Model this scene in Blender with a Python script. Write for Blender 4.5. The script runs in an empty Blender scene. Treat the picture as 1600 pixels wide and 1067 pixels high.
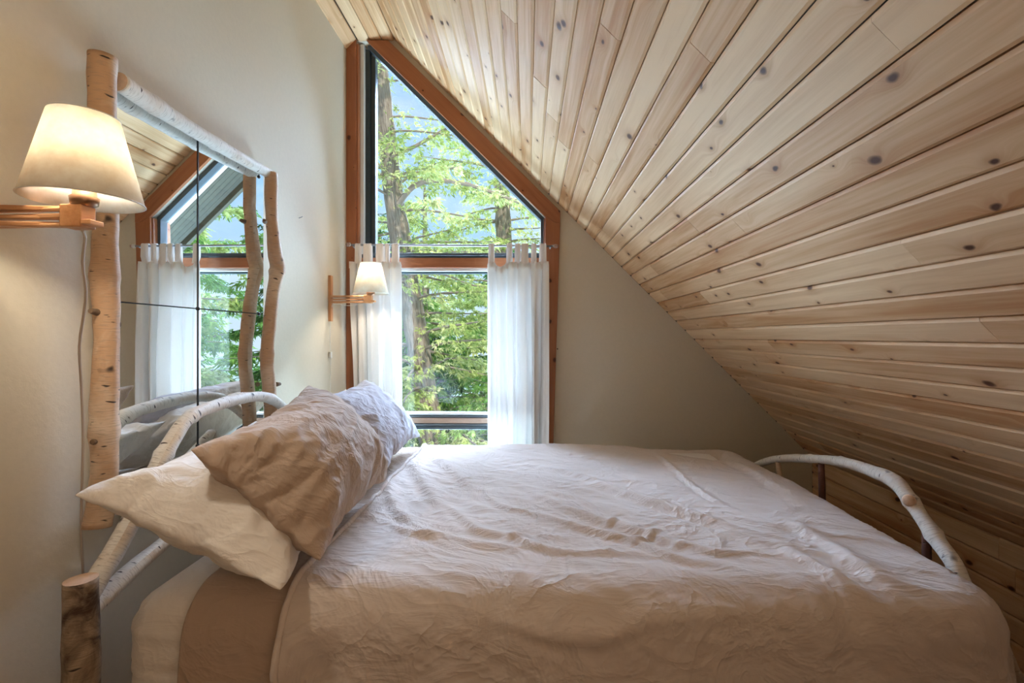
import bpy, bmesh, math, random
import numpy as np
from mathutils import Vector, Matrix

R = math.radians
COL = bpy.context.scene.collection
SC = bpy.context.scene
rnd = random.Random(7)

# ---------------------------------------------------------------- camera, light, exposure
F = 755.0                    # focal length in pixels of the 1600 px frame
VX, VY = 825.0, 526.0        # vanishing point of the room's long axis
CZ = 1.30                    # eye height
D = 3.02                     # distance to the window wall
AW = 1.13                    # left wall is at x = -AW
KW = 1.776                   # knee wall is at x = KW
YB = -3.4                    # wall behind the camera

cam_d = bpy.data.cameras.new('camera')
cam_d.sensor_width = 36.0
cam_d.lens = F / 1600 * 36.0
cam_d.shift_x = -(VX - 800) / 1600
cam_d.shift_y = -(533.5 - VY) / 1600
cam_d.clip_start = 0.02
cam = bpy.data.objects.new('camera', cam_d)
cam.location = (0, 0, CZ)
cam.rotation_euler = (R(90), 0, 0)
COL.objects.link(cam)
SC.camera = cam

SC.view_settings.view_transform = 'Standard'
SC.view_settings.look = 'None'
SC.view_settings.exposure = 0.08
SC.view_settings.gamma = 1.0
SC.view_settings.use_curve_mapping = False


def lamp(name, kind, energy, color, loc=(0, 0, 0), aim=None, **kw):
    d = bpy.data.lights.new(name, kind)
    d.energy = energy
    d.color = color
    for k, v in kw.items():
        setattr(d, k, v)
    o = bpy.data.objects.new(name, d)
    o.location = loc
    if aim is not None:
        v = Vector(aim) - Vector(loc) if kind != 'SUN' else Vector(aim)
        o.rotation_euler = v.to_track_quat('-Z', 'Y').to_euler()
    COL.objects.link(o)
    return o


# sun on the trees, from behind the house
lamp('sun', 'SUN', 5.2, (1.0, 0.93, 0.78), aim=(-0.55, 0.75, -0.75), angle=R(2))
# open sky beyond the trees, a broad cool source that reaches in through the window
lamp('sky_light', 'SUN', 62.0, (0.50, 0.68, 1.0), aim=(0.22, -1.0, -0.60), angle=R(66))
# added area lamp, unseen outside below the sill, to brighten the ceiling
lamp('sill_fill_light', 'AREA', 820.0, (0.48, 0.74, 1.0), loc=(-0.6, 3.70, -0.1), aim=(-0.3, 1.7, 3.0),
     shape='RECTANGLE', size=2.6, size_y=1.0)
# added warm fill lamp, unseen behind the camera, mainly for the left wall
lamp('rear_fill_light', 'AREA', 10.5, (1.0, 0.76, 0.52), loc=(0.50, -0.60, 1.62), aim=(-1.1, 0.35, 1.55),
     shape='RECTANGLE', size=1.2, size_y=0.9)


# ---------------------------------------------------------------- node helpers
class NT:
    def __init__(s, tree):
        s.t = tree
        s.n = tree.nodes
        s.l = tree.links

    def new(s, typ, **kw):
        n = s.n.new(typ)
        ins = kw.pop('ins', {})
        for k, v in kw.items():
            setattr(n, k, v)
        for k, v in ins.items():
            s.put(n.inputs[k], v)
        return n

    def put(s, sock, v):
        if isinstance(v, bpy.types.NodeSocket):
            s.l.new(v, sock)
        elif isinstance(v, bpy.types.Node):
            s.l.new(v.outputs[0], sock)
        else:
            if isinstance(v, (tuple, list)) and len(v) == 3 and sock.type == 'RGBA':
                v = (*v, 1)
            sock.default_value = v

    def math(s, op, a, b=0.0, c=None, clamp=False):
        n = s.n.new('ShaderNodeMath')
        n.operation = op
        n.use_clamp = clamp
        s.put(n.inputs[0], a)
        s.put(n.inputs[1], b)
        if c is not None:
            s.put(n.inputs[2], c)
        return n.outputs[0]

    def mix(s, f, a, b, blend='MIX'):
        n = s.n.new('ShaderNodeMix')
        n.data_type = 'RGBA'
        n.blend_type = blend
        s.put(n.inputs[0], f)
        s.put(n.inputs[6], a)
        s.put(n.inputs[7], b)
        return n.outputs[2]

    def ramp(s, f, stops, interp='LINEAR'):
        n = s.n.new('ShaderNodeValToRGB')
        cr = n.color_ramp
        cr.interpolation = interp
        while len(cr.elements) < len(stops):
            cr.elements.new(0.5)
        for e, (p, c) in zip(cr.elements, stops):
            e.position = p
            e.color = (*c, 1) if len(c) == 3 else c
        s.put(n.inputs[0], f)
        return n.outputs[0]

    def mapping(s, vec, scale=(1, 1, 1), loc=(0, 0, 0), rot=(0, 0, 0)):
        n = s.n.new('ShaderNodeMapping')
        s.put(n.inputs['Vector'], vec)
        s.put(n.inputs['Scale'], scale)
        s.put(n.inputs['Location'], loc)
        s.put(n.inputs['Rotation'], rot)
        return n.outputs[0]

    def noise(s, vec, scale=5, detail=3, rough=0.5, dist=0.0, color=False):
        n = s.n.new('ShaderNodeTexNoise')
        s.put(n.inputs['Vector'], vec)
        s.put(n.inputs['Scale'], scale)
        s.put(n.inputs['Detail'], detail)
        s.put(n.inputs['Roughness'], rough)
        s.put(n.inputs['Distortion'], dist)
        return n.outputs['Color' if color else 'Fac']

    def bump(s, h, strength=0.3, dist=0.01, normal=None):
        n = s.n.new('ShaderNodeBump')
        n.inputs['Strength'].default_value = strength
        n.inputs['Distance'].default_value = dist
        s.put(n.inputs['Height'], h)
        if normal is not None:
            s.put(n.inputs['Normal'], normal)
        return n.outputs[0]


def material(name):
    m = bpy.data.materials.new(name)
    m.use_nodes = True
    t = NT(m.node_tree)
    b = m.node_tree.nodes['Principled BSDF']
    return m, t, b


def simple(name, col, rough=0.5, metal=0.0, var=0.0, scale=8.0, bump=0.0):
    m, t, b = material(name)
    b.inputs['Roughness'].default_value = rough
    b.inputs['Metallic'].default_value = metal
    tc = t.new('ShaderNodeTexCoord')
    if var or bump:
        nz = t.noise(tc.outputs['Object'], scale, 5, 0.6)
        lo = tuple(c * (1 - var) for c in col)
        hi = tuple(min(1, c * (1 + var)) for c in col)
        t.put(b.inputs['Base Color'], t.ramp(nz, [(0.3, lo), (0.7, hi)]))
        if bump:
            t.put(b.inputs['Normal'], t.bump(nz, bump, 0.01))
    else:
        b.inputs['Base Color'].default_value = (*col, 1)
    return m


def plank_mat(name, light, dark, knot=(0.055, 0.025, 0.012), halo=(0.42, 0.16, 0.05), rough=0.55, knots=True):
    """knotty cedar board; local x across, local y along the board"""
    m, t, b = material(name)
    tc = t.new('ShaderNodeTexCoord')
    oi = t.new('ShaderNodeObjectInfo')
    off = t.new('ShaderNodeCombineXYZ', ins={'X': t.math('MULTIPLY', oi.outputs['Random'], 37.0),
                                             'Y': t.math('MULTIPLY', oi.outputs['Random'], 91.0), 'Z': 0.0})
    v = t.new('ShaderNodeVectorMath', operation='ADD', ins={0: tc.outputs['Object'], 1: off.outputs[0]})
    P = v.outputs[0]
    if knots:
        wob = t.noise(t.mapping(P, (1, 1, 1)), 22, 2, 0.5, color=True)
        wv = t.new('ShaderNodeVectorMath', operation='SCALE', ins={0: wob, 'Scale': 0.012})
        P2 = t.new('ShaderNodeVectorMath', operation='ADD', ins={0: P, 1: wv.outputs[0]}).outputs[0]
        flat = t.mapping(P2, (1.0, 0.62, 0.0))
        vo = t.new('ShaderNodeTexVoronoi', voronoi_dimensions='2D', ins={'Vector': flat, 'Scale': 6.5, 'Randomness': 1.0})
        dist = vo.outputs['Distance']
        sz = t.new('ShaderNodeSeparateColor', ins={0: vo.outputs['Color']}).outputs[0]
        kr = t.math('MULTIPLY_ADD', sz, 0.075, 0.004)
        rel = t.math('DIVIDE', dist, kr)
        core = t.math('SUBTRACT', 1.15, t.math('POWER', rel, 2.5), clamp=True)
        hal = t.math('POWER', 2.718, t.math('MULTIPLY', t.math('MULTIPLY', rel, rel), -0.22))
        hal = t.math('MULTIPLY', hal, 0.75)
        warp = t.math('MULTIPLY', t.math('POWER', 2.718, t.math('MULTIPLY', t.math('MULTIPLY', dist, dist), -60.0)), 0.03)
        wx = t.new('ShaderNodeCombineXYZ', ins={'X': warp, 'Y': 0.0, 'Z': 0.0}).outputs[0]
        P = t.new('ShaderNodeVectorMath', operation='ADD', ins={0: P, 1: wx}).outputs[0]
    g1 = t.noise(t.mapping(P, (26, 1.3, 26)), 1.0, 4, 0.55, 0.7)
    g2 = t.noise(t.mapping(P, (150, 4, 150)), 1.0, 3, 0.6)
    g3 = t.noise(t.mapping(P, (9, 0.7, 9)), 1.0, 2, 0.5)
    g = t.math('ADD', t.math('MULTIPLY', g1, 0.55), t.math('ADD', t.math('MULTIPLY', g2, 0.2), t.math('MULTIPLY', g3, 0.35)))
    g = t.math('ADD', g, t.math('MULTIPLY_ADD', oi.outputs['Random'], 0.24, -0.12))
    c = t.ramp(g, [(0.40, light), (0.56, tuple(0.6 * a + 0.4 * d for a, d in zip(light, dark))), (0.72, dark)])
    if knots:
        c = t.mix(t.math('MULTIPLY', hal, 0.75), c, halo)
        c = t.mix(core, c, knot)
    t.put(b.inputs['Base Color'], c)
    b.inputs['Roughness'].default_value = rough
    b.inputs['Specular IOR Level'].default_value = 0.28
    h = g2
    if knots:
        h = t.math('SUBTRACT', g2, t.math('MULTIPLY', hal, -1.0))
    t.put(b.inputs['Normal'], t.bump(h, 0.16, 0.004))
    return m


def fabric(name, col, col2=None, crinkle=0.35, scale=1.0, translucent=0.0, rough=0.85):
    """washed cotton: fine weave plus creases that run in random directions"""
    m, t, b = material(name)
    tc = t.new('ShaderNodeTexCoord')
    P = tc.outputs['Object']
    n1 = t.noise(P, 5 * scale, 4, 0.55, 0.9)
    n2 = t.noise(t.mapping(P, (0.45, 1.6, 1.0), rot=(0.4, 0.2, 0.7)), 14 * scale, 4, 0.5, 0.8)
    r1 = t.math('ABSOLUTE', t.math('SUBTRACT', n1, 0.5))
    r2 = t.math('ABSOLUTE', t.math('SUBTRACT', n2, 0.5))
    h = t.math('ADD', t.math('POWER', t.math('SUBTRACT', 1.0, r1), 9.0),
               t.math('MULTIPLY', t.math('POWER', t.math('SUBTRACT', 1.0, r2), 9.0), 0.35))
    fine = t.noise(P, 260, 2, 0.5)
    nrm = t.bump(h, crinkle, 0.012)
    nrm = t.bump(fine, 0.05, 0.002, nrm)
    cv = t.noise(P, 3, 2)
    col2 = col2 or tuple(c * 0.94 for c in col)
    t.put(b.inputs['Base Color'], t.ramp(cv, [(0.35, col), (0.7, col2)]))
    t.put(b.inputs['Normal'], nrm)
    b.inputs['Roughness'].default_value = rough
    b.inputs['Sheen Weight'].default_value = 0.15
    b.inputs['Specular IOR Level'].default_value = 0.15
    if translucent:
        tr = t.new('ShaderNodeBsdfTranslucent', ins={'Color': tuple(min(1, c * 1.05) for c in col)})
        ms = t.new('ShaderNodeMixShader', ins={0: translucent, 1: b.outputs[0], 2: tr.outputs[0]})
        t.put(m.node_tree.nodes['Material Output'].inputs['Surface'], ms.outputs[0])
    return m


def bark_mat(name, base, tan, fleck=(0.05, 0.03, 0.02), peel=0.5, fl=1.0, ps=1.0):
    """birch bark; uv u = metres around, v = metres along"""
    m, t, b = material(name)
    uv = t.new('ShaderNodeUVMap').outputs[0]
    tc = t.new('ShaderNodeTexCoord')
    big = t.noise(t.mapping(uv, (7 * ps, 5 * ps, 1)), 1.0, 4, 0.6, 0.6)
    c = t.ramp(big, [(peel - 0.12, base), (peel + 0.1, tan)])
    lines = t.noise(t.mapping(uv, (30, 260, 1)), 1.0, 3, 0.6)
    c = t.mix(t.math('MULTIPLY', t.ramp(lines, [(0.52, (0, 0, 0)), (0.66, (1, 1, 1))]), 0.45), c, tuple(x * 0.45 for x in tan))
    dash = t.noise(t.mapping(uv, (26, 95, 1)), 1.0, 1, 0.4)
    dm = t.ramp(dash, [(0.715 - 0.01 * fl, (0, 0, 0)), (0.745, (1, 1, 1))])
    c = t.mix(dm, c, fleck)
    blot = t.noise(t.mapping(uv, (16, 18, 1)), 1.0, 2, 0.5)
    c = t.mix(t.ramp(blot, [(0.72 - 0.03 * fl, (0, 0, 0)), (0.76, (1, 1, 1))]), c, fleck)
    t.put(b.inputs['Base Color'], c)
    b.inputs['Roughness'].default_value = 0.6
    hh = t.math('ADD', t.math('MULTIPLY', lines, 0.5), t.math('ADD', big, t.math('MULTIPLY', dm, -0.5)))
    t.put(b.inputs['Normal'], t.bump(hh, 0.5, 0.006))
    return m


M = {}
M['ceiling'] = plank_mat('knotty_cedar_board', (0.84, 0.575, 0.335), (0.56, 0.28, 0.115), knot=(0.10, 0.035, 0.012))
M['backing'] = simple('dark_gap', (0.10, 0.06, 0.035), 0.9)
M['casing'] = plank_mat('reddish_cedar_trim', (0.40, 0.150, 0.065), (0.27, 0.090, 0.036), knot=(0.07, 0.02, 0.01), halo=(0.3, 0.09, 0.03), rough=0.35)
M['lampwood'] = plank_mat('oiled_pine', (0.70, 0.38, 0.19), (0.52, 0.24, 0.10), rough=0.4, knots=False)
M['wall'] = simple('warm_greige_paint', (0.66, 0.575, 0.44), 0.72, var=0.02, scale=60, bump=0.08)
M['floor'] = plank_mat('floor_board', (0.36, 0.22, 0.12), (0.22, 0.12, 0.06), rough=0.4, knots=False)
M['alu'] = simple('grey_window_metal', (0.07, 0.08, 0.09), 0.55)
M['whitemetal'] = simple('pale_window_strip', (0.72, 0.72, 0.70), 0.4)
M['gasket'] = simple('black_gasket', (0.018, 0.03, 0.035), 0.35, var=0.3, scale=30)
M['sashgrey'] = simple('blue_grey_sash', (0.03, 0.04, 0.045), 0.4)
M['bronze'] = simple('bronze_sash', (0.33, 0.22, 0.16), 0.35, 0.3)
M['taupe'] = fabric('taupe_cotton', (0.48, 0.355, 0.27), crinkle=0.42, scale=1.1)
M['duvet'] = fabric('pale_taupe_cotton', (0.68, 0.575, 0.505), crinkle=0.48, scale=0.9)
M['greypil'] = fabric('grey_blue_cotton', (0.52, 0.49, 0.52), crinkle=0.42, scale=1.1)
M['white'] = fabric('white_cotton', (0.84, 0.77, 0.70), crinkle=0.4, scale=1.0)
M['curtain'] = fabric('sheer_white_cotton', (0.84, 0.80, 0.75), crinkle=0.06, scale=2, translucent=0.10)
M['hem'] = fabric('curtain_hem', (0.80, 0.72, 0.66), crinkle=0.06, scale=2, translucent=0.10)
M['birch'] = bark_mat('pale_birch_bark', (0.80, 0.74, 0.66), (0.66, 0.50, 0.36), peel=0.62, fl=1.9)
M['birchtan'] = bark_mat('tan_birch_bark', (0.54, 0.33, 0.19), (0.70, 0.53, 0.38), peel=0.58, fl=1.6)
M['birchdark'] = bark_mat('rough_brown_bark', (0.07, 0.035, 0.02), (0.42, 0.31, 0.21), peel=0.5, fl=2.6, ps=2.6)
M['redbark'] = bark_mat('dark_red_bark', (0.11, 0.04, 0.03), (0.20, 0.08, 0.05), peel=0.6)
M['cutwood'] = simple('cut_end_wood', (0.68, 0.45, 0.30), 0.6, var=0.12, scale=60)
M['stub'] = simple('knot_stub', (0.16, 0.10, 0.06), 0.7, var=0.3, scale=80)
M['black'] = simple('black_clip', (0.01, 0.01, 0.012), 0.3)
M['cord'] = simple('beige_cord', (0.55, 0.45, 0.36), 0.5)
M['whiteplastic'] = simple('white_plastic', (0.80, 0.78, 0.72), 0.4)
M['steel'] = simple('rod_steel', (0.30, 0.30, 0.32), 0.45, 0.5)
M['brass'] = simple('socket_brass', (0.30, 0.16, 0.09), 0.3, 0.7)

# mirror glass
m, t, b = material('mirror_glass')
b.inputs['Base Color'].default_value = (0.90, 0.93, 0.92, 1)
b.inputs['Metallic'].default_value = 1
b.inputs['Roughness'].default_value = 0.0
M['mirror'] = m
# window glass: mostly clear with a faint reflection
m, t, b = material('window_glass')
tr = t.new('ShaderNodeBsdfTransparent', ins={'Color': (0.96, 0.98, 0.98)})
gl = t.new('ShaderNodeBsdfGlossy', ins={'Roughness': 0.01, 'Color': (1, 1, 1)})
lw = t.new('ShaderNodeLayerWeight', ins={'Blend': 0.25})
fac = t.math('MULTIPLY_ADD', lw.outputs['Fresnel'], 0.5, 0.02)
ms = t.new('ShaderNodeMixShader', ins={0: fac, 1: tr.outputs[0], 2: gl.outputs[0]})
t.put(m.node_tree.nodes['Material Output'].inputs['Surface'], ms.outputs[0])
M['glass'] = m
m, t, b = material('finial_glass')
b.inputs['Transmission Weight'].default_value = 0.9
b.inputs['Roughness'].default_value = 0.05
b.inputs['Base Color'].default_value = (0.95, 0.95, 0.97, 1)
M['crystal'] = m
# parchment shade: lit by the bulb inside it
m, t, b = material('parchment_shade')
tc = t.new('ShaderNodeTexCoord')
mot = t.noise(tc.outputs['Object'], 28, 5, 0.65)
colr = t.ramp(mot, [(0.35, (0.80, 0.72, 0.60)), (0.65, (0.90, 0.86, 0.76))])
df = t.new('ShaderNodeBsdfDiffuse', ins={'Color': colr})
tl = t.new('ShaderNodeBsdfTranslucent', ins={'Color': colr})
ms = t.new('ShaderNodeMixShader', ins={0: 0.55, 1: df.outputs[0], 2: tl.outputs[0]})
t.put(m.node_tree.nodes['Material Output'].inputs['Surface'], ms.outputs[0])
M['shade'] = m
m, t, b = material('lit_bulb')
b.inputs['Base Color'].default_value = (1, 0.95, 0.85, 1)
b.inputs['Emission Color'].default_value = (1, 0.90, 0.74, 1)
b.inputs['Emission Strength'].default_value = 40
M['bulb'] = m


def leaf_mat(name, a, c, d, tl=0.16):
    m, t, b = material(name)
    tc = t.new('ShaderNodeTexCoord')
    n = t.noise(tc.outputs['Object'], 1.6, 3, 0.6)
    n2 = t.noise(tc.outputs['Object'], 14, 2, 0.6)
    s = t.math('ADD', t.math('MULTIPLY', n, 0.6), t.math('MULTIPLY', n2, 0.4))
    col = t.ramp(s, [(0.38, a), (0.5, c), (0.62, d)])
    df = t.new('ShaderNodeBsdfDiffuse', ins={'Color': col})
    tn = t.new('ShaderNodeBsdfTranslucent', ins={'Color': col})
    ms = t.new('ShaderNodeMixShader', ins={0: tl, 1: df.outputs[0], 2: tn.outputs[0]})
    t.put(m.node_tree.nodes['Material Output'].inputs['Surface'], ms.outputs[0])
    return m


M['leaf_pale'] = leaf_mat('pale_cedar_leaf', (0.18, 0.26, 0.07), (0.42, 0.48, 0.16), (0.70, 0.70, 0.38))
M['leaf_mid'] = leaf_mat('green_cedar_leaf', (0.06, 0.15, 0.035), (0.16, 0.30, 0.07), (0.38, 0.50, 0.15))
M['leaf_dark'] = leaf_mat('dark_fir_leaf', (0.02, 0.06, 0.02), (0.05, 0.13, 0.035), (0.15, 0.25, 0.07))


def trunk_mat():
    m, t, b = material('grey_cedar_bark')
    uv = t.new('ShaderNodeUVMap').outputs[0]
    s = t.noise(t.mapping(uv, (40, 4, 1)), 1.0, 5, 0.65, 0.6)
    s2 = t.noise(t.mapping(uv, (3, 2, 1)), 1.0, 3)
    c = t.ramp(s, [(0.35, (0.09, 0.07, 0.055)), (0.6, (0.32, 0.28, 0.24))])
    c = t.mix(t.math('MULTIPLY', s2, 0.35), c, (0.42, 0.27, 0.18))
    t.put(b.inputs['Base Color'], c)
    b.inputs['Roughness'].default_value = 0.9
    t.put(b.inputs['Normal'], t.bump(s, 0.9, 0.03))
    return m


M['trunk'] = trunk_mat()
M['ground'] = simple('forest_floor', (0.05, 0.06, 0.025), 0.95, var=0.5, scale=1.5, bump=0.5)

# world: clear pale blue sky with thin cloud
w = bpy.data.worlds.new('sky')
SC.world = w
w.use_nodes = True
t = NT(w.node_tree)
bg = w.node_tree.nodes['Background']
tc = t.new('ShaderNodeTexCoord')
z = t.new('ShaderNodeSeparateXYZ', ins={0: tc.outputs['Generated']}).outputs['Z']
base = t.ramp(z, [(0.0, (0.62, 0.74, 0.88)), (0.25, (0.35, 0.59, 0.92)), (0.8, (0.17, 0.36, 0.78))])
cl = t.noise(t.mapping(tc.outputs['Generated'], (2, 2, 5)), 2.2, 5, 0.6)
base = t.mix(t.math('MULTIPLY', t.ramp(cl, [(0.45, (0, 0, 0)), (0.7, (1, 1, 1))]), 0.6), base, (0.80, 0.86, 0.93))
t.put(bg.inputs['Color'], base)
bg.inputs['Strength'].default_value = 1.3


# ---------------------------------------------------------------- geometry helpers
def P(px, py, Y=D):
    """world point seen at (px, py) at distance Y from the lens plane"""
    return Vector(((px - VX) * Y / F, Y, CZ + (VY - py) * Y / F))


def atX(px, py, X):
    return P(px, py, X * F / (px - VX))


def atZ(px, py, zz):
    return P(px, py, (CZ - zz) * F / (py - VY))


def props(o, label=None, cat=None, group=None, kind=None):
    if label: o['label'] = label
    if cat: o['category'] = cat
    if group: o['group'] = group
    if kind: o['kind'] = kind
    return o


def empty(name, loc=(0, 0, 0), **kw):
    o = bpy.data.objects.new(name, None)
    o.location = loc
    o.empty_display_size = 0.1
    COL.objects.link(o)
    return props(o, **kw)


def link(name, me, mat=None, parent=None, smooth=False, **kw):
    o = bpy.data.objects.new(name, me)
    COL.objects.link(o)
    if mat is not None:
        for mm in (mat if isinstance(mat, (list, tuple)) else [mat]):
            me.materials.append(mm)
    if parent is not None:
        o.parent = parent
        pl = Vector(parent.location)
        if parent.parent is not None:
            pl = pl + Vector(parent.parent.location)
        o.location = Vector(o.location) - pl
    if smooth:
        me.polygons.foreach_set('use_smooth', [True] * len(me.polygons))
    return props(o, **kw)


def from_bm(name, bm, mat, parent=None, smooth=False, normals=True, **kw):
    if normals:
        bmesh.ops.recalc_face_normals(bm, faces=bm.faces)
    me = bpy.data.meshes.new(name)
    bm.to_mesh(me)
    bm.free()
    return link(name, me, mat, parent, smooth, **kw)


def bev(o, w=0.004, seg=2, angle=35):
    md = o.modifiers.new('bevel', 'BEVEL')
    md.width = w
    md.segments = seg
    md.limit_method = 'ANGLE'
    md.angle_limit = R(angle)
    return o


def prism(bm, pts, ext):
    """pts: list of 3d points (one polygon); ext: extrusion vector"""
    ext = Vector(ext)
    a = [bm.verts.new(p) for p in pts]
    c = [bm.verts.new(Vector(p) + ext) for p in pts]
    n = len(a)
    bm.faces.new(a)
    bm.faces.new(c[::-1])
    for i in range(n):
        bm.faces.new((a[i], a[(i + 1) % n], c[(i + 1) % n], c[i]))


def box_bm(bm, lo, hi):
    x0, y0, z0 = lo
    x1, y1, z1 = hi
    prism(bm, [(x0, y0, z0), (x1, y0, z0), (x1, y1, z0), (x0, y1, z0)], (0, 0, z1 - z0))


def box(name, lo, hi, mat, parent=None, bevel=0.0, **kw):
    bm = bmesh.new()
    box_bm(bm, lo, hi)
    o = from_bm(name, bm, mat, parent, **kw)
    if bevel:
        bev(o, bevel)
    return o


def board(name, a, b, width_dir, width, thick_dir, thick, mat, parent=None, bevel=0.003, **kw):
    """a board from a to b whose local y runs along it (so that the grain does too)"""
    a, b = Vector(a), Vector(b)
    y = (b - a).normalized()
    x = Vector(width_dir)
    x = (x - y * x.dot(y)).normalized()
    z = x.cross(y)
    if z.dot(Vector(thick_dir)) < 0:
        z = -z
        x = -x
        a = a - x * width
        b = b - x * width
    L = (b - a).length
    bm = bmesh.new()
    box_bm(bm, (0, 0, 0), (width, L, thick))
    o = from_bm(name, bm, mat, None, **kw)
    mt = Matrix((x, y, z)).transposed().to_4x4()
    mt.translation = a
    if parent is not None:
        o.parent = parent
        off = Vector(parent.location)
        if parent.parent is not None:
            off = off + Vector(parent.parent.location)
        mt.translation = a - off
    o.matrix_basis = mt
    if bevel:
        bev(o, bevel)
    return o


def smooth_path(pts, step=0.02, extra=None):
    pts = [Vector(p) for p in pts]
    n = len(pts)
    out, ex = [], []
    for i in range(n - 1):
        p0 = pts[max(i - 1, 0)]
        p1, p2 = pts[i], pts[i + 1]
        p3 = pts[min(i + 2, n - 1)]
        k = max(2, int((p2 - p1).length / step))
        for j in range(k):
            u = j / k
            out.append(0.5 * ((2 * p1) + (p2 - p0) * u + (2 * p0 - 5 * p1 + 4 * p2 - p3) * u * u + (3 * p1 - p0 - 3 * p2 + p3) * u ** 3))
            if extra:
                ex.append(extra[i] * (1 - u) + extra[i + 1] * u)
    out.append(pts[-1])
    if extra:
        ex.append(extra[-1])
    return (out, ex) if extra else out


def tube(name, pts, rad, mat, parent=None, seg=16, lump=0.0, seed=0, cap=None, step=0.02, knots=(), **kw):
    """round limb along pts; rad number or list; lump = relative surface unevenness; uv in metres; cap = material for ends"""
    if not isinstance(rad, (list, tuple)):
        rad = [rad] * len(pts)
    path, rr = smooth_path(pts, step, list(rad))
    rg = random.Random(seed)
    ph = [rg.uniform(0, 6.28) for _ in range(10)]
    bm = bmesh.new()
    uvl = bm.loops.layers.uv.new('UVMap')
    rings = []
    T = (path[1] - path[0]).normalized()
    N = T.orthogonal().normalized()
    s = 0.0
    for i, p in enumerate(path):
        Tn = (path[min(i + 1, len(path) - 1)] - path[max(i - 1, 0)]).normalized()
        N = (N - Tn * N.dot(Tn)).normalized()
        B = Tn.cross(N)
        if i:
            s += (p - path[i - 1]).length
        ring = []
        for k in range(seg):
            a = 2 * math.pi * k / seg
            r = rr[i]
            if lump:
                r *= 1 + lump * (math.sin(s * 23 + ph[0]) * 0.4 + math.sin(s * 61 + ph[1] + a) * 0.3 + math.sin(2 * a + s * 17 + ph[2]) * 0.35
                                 + math.sin(3 * a + s * 90 + ph[3]) * 0.2)
            for (ks, kw_, kh) in knots:
                r += kh * math.exp(-((s - ks) / kw_) ** 2)
            ring.append(bm.verts.new(p + (N * math.cos(a) + B * math.sin(a)) * r))
        rings.append((ring, s, rr[i]))
    for i in range(len(rings) - 1):
        (r0, s0, q0), (r1, s1, q1) = rings[i], rings[i + 1]
        for k in range(seg):
            f = bm.faces.new((r0[k], r0[(k + 1) % seg], r1[(k + 1) % seg], r1[k]))
            f.smooth = True
            for lp, (uu, vv) in zip(f.loops, ((k, s0), (k + 1, s0), (k + 1, s1), (k, s1))):
                lp[uvl].uv = (uu / seg * 2 * math.pi * rr[0] + seed * 0.37, vv + seed * 0.73)
    mats = [mat]
    f0 = bm.faces.new(rings[0][0][::-1])
    f1 = bm.faces.new(rings[-1][0])
    if cap is not None:
        mats.append(cap)
        f0.material_index = f1.material_index = 1
    return from_bm(name, bm, mats, parent, normals=False, **kw)


def lathe(name, prof, mat, centre, parent=None, seg=32, **kw):
    bm = bmesh.new()
    rings = []
    for r, zz in prof:
        rings.append([bm.verts.new((centre[0] + r * math.cos(2 * math.pi * k / seg), centre[1] + r * math.sin(2 * math.pi * k / seg), centre[2] + zz)) for k in range(seg)])
    for a, c in zip(rings, rings[1:]):
        for k in range(seg):
            bm.faces.new((a[k], a[(k + 1) % seg], c[(k + 1) % seg], c[k])).smooth = True
    for ring, r in ((rings[0], prof[0][0]), (rings[-1], prof[-1][0])):
        if r > 1e-6:
            bm.faces.new(ring)
    return from_bm(name, bm, mat, parent, **kw)


# numpy gradient noise
_rng = np.random.default_rng(3)
_perm = _rng.permutation(256)
_grad = _rng.normal(size=(256, 2))
_grad /= np.linalg.norm(_grad, axis=1)[:, None]


def pn(x, y):
    xi, yi = np.floor(x).astype(int), np.floor(y).astype(int)
    xf, yf = x - xi, y - yi
    u, v = xf ** 3 * (xf * (xf * 6 - 15) + 10), yf ** 3 * (yf * (yf * 6 - 15) + 10)

    def g(a, c):
        gr = _grad[_perm[(_perm[a & 255] + c) & 255]]
        return gr[..., 0] * (x - a) + gr[..., 1] * (y - c)
    return (g(xi, yi) * (1 - u) + g(xi + 1, yi) * u) * (1 - v) + (g(xi, yi + 1) * (1 - u) + g(xi + 1, yi + 1) * u) * v


def grid_mesh(name, V, nu, nv, mat, parent=None, flip=False, **kw):
    """V: array (nu, nv, 3)"""
    idx = np.arange(nu * nv).reshape(nu, nv)
    a, b_, c, d = idx[:-1, :-1], idx[1:, :-1], idx[1:, 1:], idx[:-1, 1:]
    q = np.stack([a, b_, c, d] if not flip else [d, c, b_, a], -1).reshape(-1, 4)
    me = bpy.data.meshes.new(name)
    me.from_pydata(V.reshape(-1, 3).tolist(), [], q.tolist())
    return link(name, me, mat, parent, smooth=True, **kw)


# ---------------------------------------------------------------- the shell
K = D / F
SUMXZ = 255 * K          # on the slope: x + (z - CZ) = SUMXZ


def slope_z(x):
    return CZ + SUMXZ - x


# end wall with the window opening
HOLE_L, HOLE_B = 558, 765


def diag(off, px):       # py of the line px - py = off
    return px - off


ZT = CZ + (VY - 64) * K  # height of the flat ridge strip
bm = bmesh.new()
ex = (0, 0.16, 0)


def wallpoly(pp):
    prism(bm, [P(x, y) for x, y in pp], ex)


holeR_top, holeR_bot = (854, 342), (843, 765)
FL = VY + CZ / K         # py of the floor on the end wall
wallpoly([(542.5, 60), (558, 60), (558, FL), (542.5, FL)])
wallpoly([(558, HOLE_B), (843, HOLE_B), (843, FL), (558, FL)])
kx = VX + KW / K
wallpoly([(854, 342), (854, 300), (kx, kx - 554), (kx, FL), (843, FL), (843, HOLE_B)])
wallpoly([(558, 46), (560, 40), (612, 40), (854, 300), (854, 342), (577, 64.5), (558, 64.5)])
from_bm('wall_back', bm, M['wall'], kind='structure')

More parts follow.
